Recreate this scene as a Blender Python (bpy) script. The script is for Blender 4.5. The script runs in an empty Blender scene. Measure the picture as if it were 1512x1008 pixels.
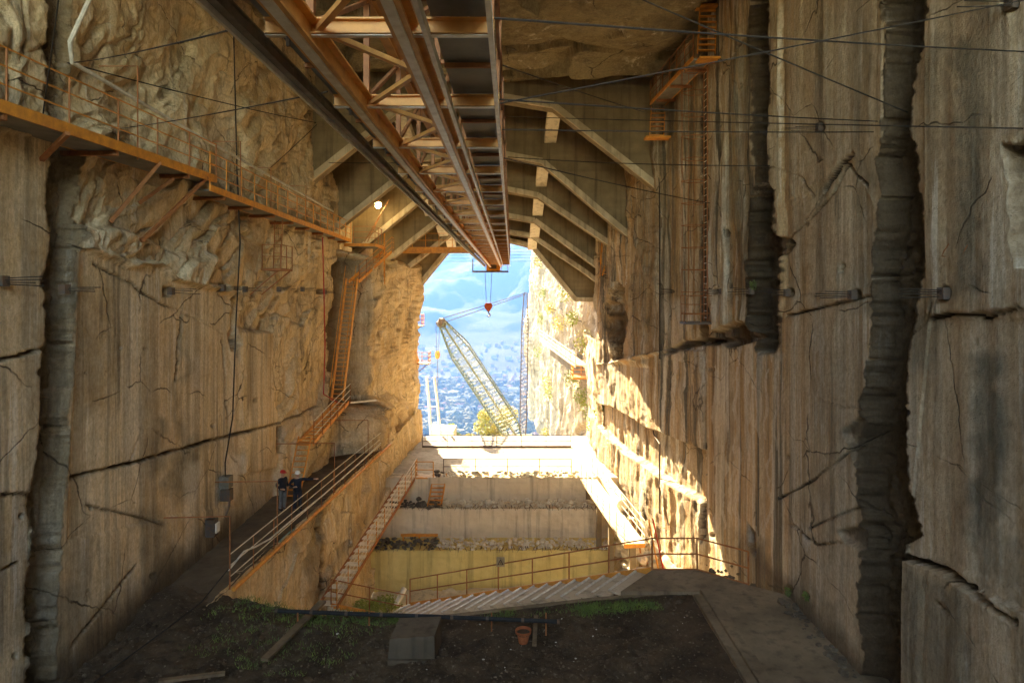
import bpy, math, random
import numpy as np
from mathutils import Vector, Matrix
random.seed(7)
SC = bpy.context.scene
COL = SC.collection
# ---------------------------------------------------------------- camera, sky, sun, exposure
F = 1008.0                      # focal length in pixels of the photograph (24 mm lens)
EYE = 10.0                      # eye height above the soil floor
cam_d = bpy.data.cameras.new("camera")
cam = bpy.data.objects.new("camera", cam_d); COL.objects.link(cam)
cam.location = (0, 0, EYE); cam.rotation_euler = (math.radians(90), 0, 0)
cam_d.lens = 24; cam_d.sensor_width = 36; cam_d.shift_y = -72 / 1512
cam_d.clip_start = 0.1; cam_d.clip_end = 12000
SC.camera = cam
SUN_D = Vector((0.32, -1.0, -0.51)).normalized()      # the way the sunlight travels
elev = math.asin(-SUN_D.z); azim = math.atan2(-SUN_D.x, -SUN_D.y)
w = bpy.data.worlds.new("World"); SC.world = w; w.use_nodes = True
nt = w.node_tree; bg = nt.nodes["Background"]
sky = nt.nodes.new("ShaderNodeTexSky"); sky.sky_type = 'NISHITA'; sky.sun_disc = False
sky.sun_elevation = elev; sky.sun_rotation = azim
sky.air_density = 1.0; sky.dust_density = 1.0; sky.ozone_density = 1.0
nt.links.new(sky.outputs[0], bg.inputs[0]); bg.inputs[1].default_value = 0.12
sun_d = bpy.data.lights.new("sun", 'SUN'); sun_d.energy = 5.0; sun_d.angle = math.radians(0.5)
sun_d.color = (1.0, 0.88, 0.68)
sun = bpy.data.objects.new("sun", sun_d); COL.objects.link(sun); sun.location = (-30, 90, 70)
sun.rotation_euler = SUN_D.to_track_quat('-Z', 'Y').to_euler()
vs = SC.view_settings
vs.view_transform = 'Standard'; vs.look = 'None'; vs.gamma = 1; vs.use_curve_mapping = False
vs.exposure = 4.85
vs.use_white_balance = True; vs.white_balance_temperature = 9000; vs.white_balance_tint = 10
SC.cycles.max_bounces = 10; SC.cycles.diffuse_bounces = 7; SC.cycles.glossy_bounces = 3
SC.cycles.volume_bounces = 0; SC.cycles.sample_clamp_indirect = 6
SC.cycles.use_denoising = True
SC.cycles.caustics_reflective = False; SC.cycles.caustics_refractive = False

# ---------------------------------------------------------------- helpers
def P(px, py, Y):  return Vector(((px - 756) / F * Y, Y, EYE + (432 - py) / F * Y))
def PX(px, py, X): return P(px, py, F * X / (px - 756))
def PZ(px, py, z): return P(px, py, F * (EYE - z) / (py - 432))

def tag(o, label=None, cat=None, group=None, kind=None):
    if label: o['label'] = label
    if cat: o['category'] = cat
    if group: o['group'] = group
    if kind: o['kind'] = kind
    return o
def empty(name, loc, label, cat, group=None):
    o = bpy.data.objects.new(name, None); COL.objects.link(o); o.location = loc
    o.empty_display_size = .3
    return tag(o, label, cat, group)

class MB:
    """collects shapes in world coordinates; build() links them as one mesh object"""
    def __init__(s): s.v = []; s.f = []
    def add(s, vs_, fs_):
        n = len(s.v); s.v += [tuple(v) for v in vs_]; s.f += [tuple(i + n for i in f) for f in fs_]
        return s
    def hexa(s, p):   # 8 points: bottom ring 0-3 (ccw from above), top ring 4-7
        return s.add(p, [(3,2,1,0),(4,5,6,7),(0,1,5,4),(1,2,6,5),(2,3,7,6),(3,0,4,7)])
    def box(s, x0, x1, y0, y1, z0, z1):
        return s.hexa([(x0,y0,z0),(x1,y0,z0),(x1,y1,z0),(x0,y1,z0),(x0,y0,z1),(x1,y0,z1),(x1,y1,z1),(x0,y1,z1)])
    def beam(s, a, b, wd, ht, up=(0,0,1)):   # box section beam from a to b, centred; wd sideways, ht along up
        a = Vector(a); b = Vector(b); d = (b - a).normalized(); up = Vector(up)
        if abs(d.dot(up)) > .999: up = Vector((0,1,0))
        sd = d.cross(up).normalized(); u = sd.cross(d).normalized()
        sd = sd * wd / 2; u = u * ht / 2
        return s.hexa([a-sd-u, a+sd-u, b+sd-u, b-sd-u, a-sd+u, a+sd+u, b+sd+u, b-sd+u])
    def ibeam(s, a, b, wd, ht, t=.02, up=(0,0,1)):
        a = Vector(a); b = Vector(b); d = (b - a).normalized(); up = Vector(up)
        sd = d.cross(up).normalized(); u = sd.cross(d).normalized()
        s.beam(a - u*(ht/2 - t/2), b - u*(ht/2 - t/2), wd, t, u)
        s.beam(a + u*(ht/2 - t/2), b + u*(ht/2 - t/2), wd, t, u)
        s.beam(a, b, t, ht - 2*t, u)
        return s
    def tube(s, pts, r, n=6, cap=True):
        pts = [Vector(p) for p in pts]; m = len(pts); r = r if isinstance(r, (list, tuple)) else [r]*m
        rings = []; ref = None
        for i, p in enumerate(pts):
            d = (pts[min(i+1, m-1)] - pts[max(i-1, 0)]).normalized()
            if ref is None:
                ref = Vector((0,0,1)) if abs(d.z) < .9 else Vector((1,0,0))
            sd = d.cross(ref).normalized(); u = sd.cross(d).normalized(); ref = u
            rings.append([p + (sd*math.cos(2*math.pi*k/n) + u*math.sin(2*math.pi*k/n)) * r[i] for k in range(n)])
        vs_ = [v for q in rings for v in q]; fs_ = []
        for i in range(m-1):
            for k in range(n):
                a = i*n + k; b = i*n + (k+1) % n
                fs_.append((a, b, b+n, a+n))
        if cap: fs_ += [tuple(range(n))[::-1], tuple(range((m-1)*n, m*n))]
        return s.add(vs_, fs_)
    def prism(s, poly, y0, y1):        # polygon in XZ extruded along Y
        n = len(poly); vs_ = [(x, y0, z) for x, z in poly] + [(x, y1, z) for x, z in poly]
        return s.add(vs_, [tuple(range(n)), tuple(range(2*n-1, n-1, -1))] + [(i, i+n, (i+1) % n + n, (i+1) % n) for i in range(n)])
    def lump(s, c, r, seed=0, sq=(1,1,1), n=7):   # irregular stone
        rr = random.Random(seed); vs_ = []; fs_ = []
        c = Vector(c); m = 4
        off = [[rr.uniform(.7, 1.15) for _ in range(n)] for _ in range(m+1)]
        for i in range(m+1):
            th = math.pi*(i + .001)/(m + .002)
            for k in range(n):
                ph = 2*math.pi*k/n; q = r*off[i][k if 0 < i < m else 0]
                vs_.append(c + Vector((q*math.sin(th)*math.cos(ph)*sq[0], q*math.sin(th)*math.sin(ph)*sq[1], q*math.cos(th)*sq[2])))
        for i in range(m):
            for k in range(n):
                fs_.append((i*n+k, (i+1)*n+k, (i+1)*n+(k+1) % n, i*n+(k+1) % n))
        return s.add(vs_, fs_)
    def build(s, name, m, parent=None, smooth=False, loc=None):
        base = parent.matrix_world.translation.copy() if parent else None
        if parent:
            base = Vector(parent.location); pp = parent.parent
            while pp: base += Vector(pp.location); pp = pp.parent
        if loc is not None: base = Vector(loc)
        if base is None: base = Vector((0,0,0))
        me = bpy.data.meshes.new(name)
        me.from_pydata([(v[0]-base.x, v[1]-base.y, v[2]-base.z) for v in s.v], [], s.f)
        if smooth: me.polygons.foreach_set('use_smooth', [True]*len(me.polygons))
        me.materials.append(m); me.update()
        o = bpy.data.objects.new(name, me); COL.objects.link(o)
        if parent: o.parent = parent
        if loc is not None and not parent: o.location = loc
        return o

def dup(root, loc=None, label=None):
    def cp(o, par):
        c = o.copy(); COL.objects.link(c)
        if par: c.parent = par
        for ch in o.children: cp(ch, c)
        return c
    r = cp(root, None)
    if loc is not None: r.location = loc
    if label: r['label'] = label
    return r

# numpy noise -----------------------------------------------------
def _h(ix, iy, iz, s):
    with np.errstate(over='ignore'):
        h = (ix.astype(np.int64)*374761393 + iy.astype(np.int64)*668265263 + iz.astype(np.int64)*2147483647 + s*974711) & 0xffffffff
        h = ((h ^ (h >> 13))*1274126177) & 0xffffffff
        h = ((h ^ (h >> 16))*2246822519) & 0xffffffff
        h = h ^ (h >> 15)
    return (h & 0xffffff) / float(0xffffff)
def vn(x, y, z=None, s=0):
    if z is None:
        z = np.zeros_like(x)
    x0 = np.floor(x); y0 = np.floor(y); z0 = np.floor(z)
    fx = x-x0; fy = y-y0; fz = z-z0
    fx = fx*fx*fx*(fx*(fx*6-15)+10); fy = fy*fy*fy*(fy*(fy*6-15)+10); fz = fz*fz*(3-2*fz)
    r = 0
    for dz in ((0, 1) if np.any(fz > 0) else (0,)):
        wz = fz if dz else 1-fz
        a = _h(x0, y0, z0+dz, s); b = _h(x0+1, y0, z0+dz, s); c = _h(x0, y0+1, z0+dz, s); d = _h(x0+1, y0+1, z0+dz, s)
        r = r + wz*((a*(1-fx)+b*fx)*(1-fy) + (c*(1-fx)+d*fx)*fy)
    return r*2-1
def fbm(x, y, s=0, o=4, g=.5):
    r = 0; a = 1.0; t = 0
    for i in range(o):
        r = r + a*vn(x*2**i + 17.3*i, y*2**i - 9.1*i, None, s+i); t += a; a *= g
    return r/t
def cells(u, v, s=0):
    """returns height per random tilted facet, and edge distance"""
    u0 = np.floor(u); v0 = np.floor(v)
    d1 = np.full(u.shape, 9.); d2 = np.full(u.shape, 9.); hv = np.zeros(u.shape)
    z = np.zeros_like(u0)
    for i in (-1, 0, 1):
        for j in (-1, 0, 1):
            ci = u0+i; cj = v0+j
            fu = ci + _h(ci, cj, z, s); fv = cj + _h(ci, cj, z+1, s)
            du = u-fu; dv = v-fv; d = np.sqrt(du*du+dv*dv)
            h = (_h(ci, cj, z+2, s)*2-1) + du*(_h(ci, cj, z+3, s)*2-1)*1.6 + dv*(_h(ci, cj, z+4, s)*2-1)*1.6
            m = d < d1
            d2 = np.where(m, d1, np.minimum(d2, d)); hv = np.where(m, h, hv); d1 = np.where(m, d, d1)
    return hv, d2-d1
def sstep(a, b, x):
    t = np.clip((x-a)/(b-a), 0, 1); return t*t*(3-2*t)
def polymask(px, py, poly, soft=3):
    """1 inside the polygon, 0 outside, soft edge"""
    ins = np.zeros(px.shape, bool); dmin = np.full(px.shape, 1e9); n = len(poly)
    for i in range(n):
        x1, y1 = poly[i]; x2, y2 = poly[(i+1) % n]
        c = ((y1 > py) != (y2 > py)) & (px < (x2-x1)*(py-y1)/((y2-y1) or 1e-9)+x1)
        ins ^= c
        L = (x2-x1)**2+(y2-y1)**2 or 1e-9
        t = np.clip(((px-x1)*(x2-x1)+(py-y1)*(y2-y1))/L, 0, 1)
        dmin = np.minimum(dmin, np.hypot(px-x1-t*(x2-x1), py-y1-t*(y2-y1)))
    sd = np.where(ins, dmin, -dmin)
    return sstep(-soft, soft, sd)
def linedist(px, py, pts):
    d = np.full(px.shape, 1e9)
    for (x1, y1), (x2, y2) in zip(pts[:-1], pts[1:]):
        L = (x2-x1)**2+(y2-y1)**2
        t = np.clip(((px-x1)*(x2-x1)+(py-y1)*(y2-y1))/L, 0, 1)
        d = np.minimum(d, np.hypot(px-x1-t*(x2-x1), py-y1-t*(y2-y1)))
    return d
def gridmesh(name, X, Y, Z, m, attrs=None, smooth=False, flip=False, extra=None):
    nj, ni = X.shape
    co = np.stack([X, Y, Z], -1).reshape(-1, 3).astype(np.float32)
    idx = np.arange(nj*ni).reshape(nj, ni)
    q = np.stack([idx[:-1, :-1], idx[:-1, 1:], idx[1:, 1:], idx[1:, :-1]], -1).reshape(-1, 4)
    if flip: q = q[:, ::-1]
    me = bpy.data.meshes.new(name)
    me.vertices.add(len(co)); me.vertices.foreach_set('co', co.ravel())
    me.loops.add(q.size); me.loops.foreach_set('vertex_index', q.ravel().astype(np.int32))
    me.polygons.add(len(q)); me.polygons.foreach_set('loop_start', np.arange(0, q.size, 4, dtype=np.int32))
    me.polygons.foreach_set('loop_total', np.full(len(q), 4, np.int32))
    if smooth: me.polygons.foreach_set('use_smooth', np.ones(len(q), bool))
    me.update(calc_edges=True)
    for k, a in (attrs or {}).items():
        at = me.attributes.new(k, 'FLOAT', 'POINT'); at.data.foreach_set('value', a.ravel().astype(np.float32))
    me.materials.append(m)
    o = bpy.data.objects.new(name, me); COL.objects.link(o)
    return o

# materials -----------------------------------------------------
class NT:
    def __init__(s, name):
        s.m = bpy.data.materials.new(name); s.m.use_nodes = True; s.t = s.m.node_tree
        s.b = s.t.nodes['Principled BSDF']; s.tc = s.t.nodes.new('ShaderNodeTexCoord')
    def n(s, k, **kw):
        nd = s.t.nodes.new(k)
        for a, v in kw.items(): setattr(nd, a, v)
        return nd
    def l(s, a, b): s.t.links.new(a, b)
    def vec(s, sc, rot=(0,0,0), coord='Object'):
        mp = s.n('ShaderNodeMapping'); mp.inputs['Scale'].default_value = sc; mp.inputs['Rotation'].default_value = rot
        s.l(s.tc.outputs[coord], mp.inputs[0]); return mp.outputs[0]
    def noise(s, sc, scale=1, detail=4, rough=.55, rot=(0,0,0), dist=0, lo=None, hi=None):
        nd = s.n('ShaderNodeTexNoise'); nd.inputs['Scale'].default_value = scale; nd.inputs['Detail'].default_value = detail
        nd.inputs['Roughness'].default_value = rough; nd.inputs['Distortion'].default_value = dist
        s.l(s.vec(sc, rot), nd.inputs['Vector'])
        return s.ramp(nd.outputs['Fac'], lo, hi) if lo is not None else nd.outputs['Fac']
    def ramp(s, f, lo, hi):
        r = s.n('ShaderNodeMapRange'); r.inputs[1].default_value = lo; r.inputs[2].default_value = hi; r.clamp = True
        s.l(f, r.inputs[0]); return r.outputs[0]
    def mix(s, f, a, b):
        nd = s.n('ShaderNodeMix', data_type='RGBA')
        for i, q in ((0, f), (6, a), (7, b)):
            if isinstance(q, tuple): nd.inputs[i].default_value = q + (1,) if len(q) == 3 else q
            elif isinstance(q, (int, float)): nd.inputs[i].default_value = q
            else: s.l(q, nd.inputs[i])
        return nd.outputs[2]
    def math(s, op, a, b=None):
        nd = s.n('ShaderNodeMath', operation=op)
        for i, q in ((0, a), (1, b)):
            if q is None: continue
            if isinstance(q, (int, float)): nd.inputs[i].default_value = q
            else: s.l(q, nd.inputs[i])
        return nd.outputs[0]
    def attr(s, k):
        nd = s.n('ShaderNodeAttribute', attribute_name=k); return nd.outputs['Fac']
    def out(s, col, rough=.85, bump=None, dist=.02, strength=.5, metal=0, spec=None):
        if isinstance(col, tuple): s.b.inputs['Base Color'].default_value = col + (1,)
        else: s.l(col, s.b.inputs['Base Color'])
        if isinstance(rough, (int, float)): s.b.inputs['Roughness'].default_value = rough
        else: s.l(rough, s.b.inputs['Roughness'])
        s.b.inputs['Metallic'].default_value = metal
        if spec is not None: s.b.inputs['Specular IOR Level'].default_value = spec
        if bump is not None:
            bp = s.n('ShaderNodeBump'); bp.inputs['Strength'].default_value = strength; bp.inputs['Distance'].default_value = dist
            s.l(bump, bp.inputs['Height']); s.l(bp.outputs[0], s.b.inputs['Normal'])
        return s.m

OCH = (.82, .65, .41); PALE = (.88, .79, .62); DARKR = (.085, .07, .045); GREY = (.25, .24, .2)
def rock_mat(name, cut=True, base=OCH, base2=(.58, .39, .19), pale=PALE):
    t = NT(name)
    big = t.noise((1,1,1), .25, 5, .6, lo=.35, hi=.65)
    col = t.mix(big, base2, base)
    mott = t.noise((1,1,1), 1.6, 6, .65, lo=.3, hi=.72)
    col = t.mix(t.math('MULTIPLY', mott, .5), col, pale)
    # vertical run-off streaks
    st = t.noise((1.2, 1.2, .05), 1.7, 5, .65, lo=.48, hi=.72)
    st2 = t.noise((1, 1, .035), 1.35, 6, .7, lo=.50, hi=.58)
    st3 = t.noise((1, 1, .03), .9, 5, .7, lo=.50, hi=.58)
    brk = t.noise((1, 1, .5), .5, 3, .6, lo=.4, hi=.6)
    streak = t.attr('streak')
    col = t.mix(t.math('MULTIPLY', t.math('MULTIPLY', st, .8), brk), col, (.13, .09, .05))
    col = t.mix(t.math('MULTIPLY', t.math('MULTIPLY', st2, streak), .9), col, (.80, .75, .64))
    col = t.mix(t.math('MULTIPLY', t.math('MULTIPLY', t.noise((1, 1, .03), 1.1, 6, .72, lo=.50, hi=.57), streak), .95), col, (.085, .08, .065))
    col = t.mix(t.math('MULTIPLY', t.math('MULTIPLY', st3, streak), .6), col, (.58, .33, .13))
    vo = t.n('ShaderNodeTexVoronoi', feature='DISTANCE_TO_EDGE'); vo.inputs['Scale'].default_value = .34
    wv = t.n('ShaderNodeTexNoise'); wv.inputs['Scale'].default_value = .9; wv.inputs['Detail'].default_value = 6; t.l(t.vec((1,1,1)), wv.inputs['Vector'])
    va = t.n('ShaderNodeVectorMath', operation='MULTIPLY_ADD'); t.l(wv.outputs['Color'], va.inputs[0]); va.inputs[1].default_value = (.5,.5,.5); t.l(t.vec((.6,.6,1.0), (.75,0,0)), va.inputs[2]); t.l(va.outputs[0], vo.inputs['Vector'])
    jt = t.ramp(vo.outputs['Distance'], .007, .0015)
    jt = t.math('MULTIPLY', jt, t.noise((1,1,1), .45, 3, .6, lo=.46, hi=.56))
    col = t.mix(t.math('MULTIPLY', jt, .85), col, (.06,.042,.025))
    hs = t.noise((.5, .5, 6), 1.8, 4, .6, rot=(.12,0,0), lo=.55, hi=.75)
    col = t.mix(t.math('MULTIPLY', hs, .10), col, pale)
    fs = t.noise((2, 2, .06), 1.6, 4, .65, lo=.40, hi=.66)
    col = t.mix(t.math('MULTIPLY', fs, t.math('ADD', t.math('MULTIPLY', streak, .12), .03)), col, (.30,.24,.16))
    dr = t.math('MULTIPLY', t.noise((1, 1, .045), 1.7, 7, .72, lo=.53, hi=.60), t.noise((1,1,.35), .5, 4, .6, lo=.48, hi=.58))
    col = t.mix(t.math('MULTIPLY', dr, .62), col, (.15,.125,.09))
    dp = t.math('MULTIPLY', t.noise((1, 1, .04), 1.5, 7, .72, lo=.55, hi=.61), t.noise((.8,1.2,.3), .6, 4, .6, lo=.50, hi=.60))
    col = t.mix(t.math('MULTIPLY', dp, .6), col, (.86,.81,.70))
    # traced stains, plus dirt and painted recess shade
    n2 = t.noise((1,1,.35), 2.5, 5, .7, lo=.3, hi=.6)
    col = t.mix(t.math('MULTIPLY', t.attr('wet'), t.math('ADD', t.math('MULTIPLY', n2, .5), .5)), col, (.105, .11, .085))
    col = t.mix(t.math('MULTIPLY', t.attr('white'), t.math('ADD', t.math('MULTIPLY', n2, .4), .6)), col, (.78, .74, .66))
    col = t.mix(t.attr('dirt_shade'), col, (.07, .045, .025))
    sp = t.noise((1,1,1), 7, 4, .6, lo=.62, hi=.75)
    col = t.mix(t.math('MULTIPLY', sp, .45), col, (.13, .09, .05))
    g1 = t.noise((1,1,.6), 11, 8, .75, lo=.36, hi=.64)
    gm = t.n('ShaderNodeMix', data_type='RGBA', blend_type='MULTIPLY'); gm.inputs[0].default_value = 1.0
    t.l(col, gm.inputs[6]); t.l(t.mix(g1, (.74,.71,.66), (1.12,1.12,1.12)), gm.inputs[7]); col = gm.outputs[2]
    pt = t.noise((1,1,.45), .8, 7, .7, dist=.6, lo=.50, hi=.66)
    col = t.mix(t.math('MULTIPLY', pt, .30), col, tuple(c*.36 for c in base2))
    f1 = t.noise((1,1,1), 9, 8, .7)
    saw = t.noise((2, 2, .18), 12, 3, .5, rot=(.06, 0, 0))
    h = t.math('ADD', t.math('MULTIPLY', f1, 1.0), t.math('MULTIPLY', saw, .12))
    h = t.math('SUBTRACT', h, t.math('MULTIPLY', jt, .8))
    h = t.math('ADD', h, t.math('MULTIPLY', t.noise((1,1,1), 30, 6, .75), .35))
    return t.out(col, .85, h, .08, .9, spec=.2)
def plain(name, c, rough=.6, metal=0, var=.25, sc=6, c2=None, bump=.25):
    t = NT(name)
    k = c2 or tuple(x*(1-var*1.6) for x in c)
    f = t.noise((1,1,1), sc, 5, .6, lo=.35, hi=.7)
    return t.out(t.mix(f, c, k), rough, t.noise((1,1,1), sc*3, 4), .01, bump, metal, spec=.25)
def emis(name, c, s):
    t = NT(name); t.out(c, .5); t.b.inputs['Emission Color'].default_value = c + (1,); t.b.inputs['Emission Strength'].default_value = s
    return t.m
M = {}
M['rock'] = rock_mat('cut_marble')
M['rockr'] = rock_mat('brown_cut_marble', base=(.60,.455,.30), base2=(.40,.28,.17), pale=(.76,.66,.50))
M['rough'] = rock_mat('rough_rock', base=(.70, .51, .28), base2=(.50, .34, .17))
M['conc'] = None
def conc_mat(name, c, c2, board=.0):
    t = NT(name)
    f = t.noise((1,1,1), .6, 6, .65, lo=.35, hi=.65); col = t.mix(f, c, c2)
    s1 = t.noise((2, 2, .12), 1.6, 4, .6, lo=.5, hi=.7); col = t.mix(t.math('MULTIPLY', s1, .6), col, tuple(x*.4 for x in c2))
    s2 = t.noise((.04, .04, 2), 1.6, 3, .5, lo=.5, hi=.75); col = t.mix(t.math('MULTIPLY', s2, .15+board), col, tuple(x*.6 for x in c2))
    return t.out(col, .85, t.noise((1,1,1), 8, 6, .7), .02, .4, spec=.3)
M['conc'] = conc_mat('weathered_concrete', (.27, .205, .125), (.17, .125, .07), .2)
M['concpale'] = conc_mat('pale_concrete', (.78, .72, .58), (.64, .55, .41))
M['path'] = conc_mat('path_concrete', (.29, .215, .135), (.16, .115, .068))
M['ystone'] = conc_mat('mossy_stone', (.72, .58, .24), (.58, .45, .17))
M['lip'] = conc_mat('arch_lit_strip_tone', (.60, .51, .37), (.38, .30, .20))  # pale tone paints bounce light onto the arch edges
M['tread'] = conc_mat('step_concrete', (.62, .52, .39), (.48, .39, .28))
M['rust'] = plain('rusty_steel', (.40, .16, .06), .7, 0, c2=(.22, .085, .035), sc=5)
M['orange'] = plain('orange_paint', (.78, .33, .06), .5, 0, c2=(.50, .19, .045), sc=4)
M['girder'] = plain('girder_paint', (.80, .40, .12), .5, 0, c2=(.54, .24, .07), sc=3)
M['galv'] = plain('galvanised_steel', (.82, .75, .62), .4, 0, c2=(.6, .5, .36), sc=6)
M['dsteel'] = plain('dark_steel', (.09, .08, .07), .55, .3, c2=(.16, .09, .05))
M['channel'] = plain('channel_paint', (.25,.21,.16), .6, c2=(.14,.115,.085))
M['plate'] = plain('grey_deck_plate', (.24, .225, .20), .6, 0, c2=(.15, .135, .12), sc=2)
M['cable'] = plain('steel_cable', (.05, .038, .028), .9, 0)
M['wpipe'] = plain('white_pipe', (.75, .70, .60), .4)
M['red'] = plain('red_hose', (.5, .04, .03), .5)
M['green'] = plain('green_crane_paint', (.15, .185, .12), .5, c2=(.09, .11, .07))
# ---------------------------------------------------------------- rock walls
def wall(name, plan, mat, yb, zr, nz, ny, feats, side, ynear=None, flip=False, zmap=None):
    """height field on a vertical wall. plan: [(Y, X)], feats(px,py,Y,Z,Xb)->(push, attrs); push >0 = into the hall"""
    u = np.linspace(1/yb[0], 1/yb[1], ny); ys = 1/u
    if ynear is not None: ys = np.concatenate([np.linspace(ynear, yb[0], 40)[:-1], ys])
    zs = np.linspace(zr[0], zr[1], nz)
    Y, Z = np.meshgrid(ys, zs)
    pl = np.array(plan); Xb = np.interp(Y, pl[:, 0], pl[:, 1])
    Yc = np.maximum(Y, 5)
    px = 756 + F*Xb/Yc; py = 432 - F*(Z-EYE)/Yc
    push, at = feats(px, py, Y, Z, Xb)
    X = Xb - side*push
    for k in ('streak', 'wet', 'white', 'dirt_shade'): at.setdefault(k, np.zeros_like(X))
    o = gridmesh(name, X, Y, Z, mat, at, flip=flip)
    return tag(o, kind='structure')

def crackset(px, py, lines, amp=0.12):
    """cracks traced as (points, half width in px, depth m)"""
    d = np.zeros(px.shape)
    wob = fbm(px/14, py/14, 91, 3)*3.0
    for pts, wpx, dep in lines:
        dd = linedist(px+wob, py-wob*.7, pts)
        d = np.maximum(d, dep*(1-sstep(wpx*.4, wpx*1.3, dd)))
    return d*(.35+.75*sstep(-.35,.25,fbm(px/30, py/30, 97, 3)))

def rockrelief(Y, Z, s=1, a=1.0):
    t = .75
    U = Y*math.cos(t) + Z*math.sin(t); V = -Y*math.sin(t) + Z*math.cos(t)
    Uw = U + 1.3*fbm(Y*.35, Z*.35, s+5, 4); Vw = V + 1.0*fbm(Y*.35+9, Z*.35, s+6, 4)
    def rid(u, v, k): n = fbm(u, v, k, 3, .45); return 1-np.abs(n)*2.2
    h1, e1 = cells(Uw*.13, Vw*.36, s); h2, e2 = cells(Uw*.36, Vw*1.0, s+1)
    q = np.floor(Vw*.8 + .6*fbm(Uw*.2, Vw*.2, s+11, 2)); fr = Vw*.8 + .6*fbm(Uw*.2, Vw*.2, s+11, 2) - q
    r = .20*np.clip(h1, -1.2, 1.2) + .075*np.clip(h2, -1, 1) + .55*fbm(Y*.16, Z*.16, s+7, 4)
    r = r + .30*rid(Uw*.16, Vw*.42, s+3) + .13*rid(Uw*.5, Vw*1.2, s+4) + .13*fr*sstep(-.2, .3, fbm(Uw*.15, Vw*.15, s+12, 2))
    r = r + .05*fbm(Y*2.5, Z*2.5, s+8, 4) + .06*rid(Uw*1.3, Vw*3.2, s+9)*sstep(-.3,.2,fbm(Y*.3,Z*.3,s+13,2)) + .03*rid(Y*3.1, Z*3.1, s+10)
    r = r - .07*(1-sstep(0, .06, e2)) - .12*(1-sstep(0, .05, e1))
    return r*a

def groove(px, py, Y, Z, xl, xr, dep, s, ridg=9.0):
    """vertical slot between edges xl(py), xr(py), cut in overlapping bites"""
    L0 = np.interp(py, [p[1] for p in xl], [p[0] for p in xl]); R0 = np.interp(py, [p[1] for p in xr], [p[0] for p in xr]); tt = np.clip((px-L0)/np.maximum(R0-L0, 1), -.3, 1.3)
    seg = Z/1.3 + .5*vn(Z*.6, Z*0, None, s) + .55*(tt-.5)**2 + .12*fbm(Y*1.5, Z*.5, s+9, 3); k = np.floor(seg); ph = seg-k
    o1 = (_h(k, k*0, k*0, s)-.5)*5; o2 = (_h(k, k*0+1, k*0, s)-.5)*6
    big = _h(np.floor(seg*.5), k*0+3, k*0, s); ph = ph*(.3+1.2*_h(k, k*0+2, k*0, s))*np.where(_h(k, k*0+5, k*0, s) > .3, 1, .15); o1 = o1*(.4+big); o2 = o2*(.4+1.2*big)
    wob = fbm(px*0+py/9, py/200, s, 4)*5 + fbm(px*0+py/60, py/200, s+7, 2)*8; wob2 = fbm(px*0+py/8+5, py/200, s+1, 4)*5
    L = np.interp(py, [p[1] for p in xl], [p[0] for p in xl]) + wob + o1 - ph*3
    R = np.interp(py, [p[1] for p in xr], [p[0] for p in xr]) + wob2 + o2 + ph*4
    m = sstep(-1, 1, px-L)*sstep(-1, 1, R-px)
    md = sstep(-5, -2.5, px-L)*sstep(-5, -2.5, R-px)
    t = (px-L)/np.maximum(R-L, 1)
    bot = .08*ph - .15*(2*t-1)**2 + .13*np.abs(np.sin(t*19+fbm(Y, Z*.5, s+3, 2)*2)) + .12*fbm(Y*3, Z*3, s+4, 4)
    return m*(dep + bot), m, md

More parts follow.
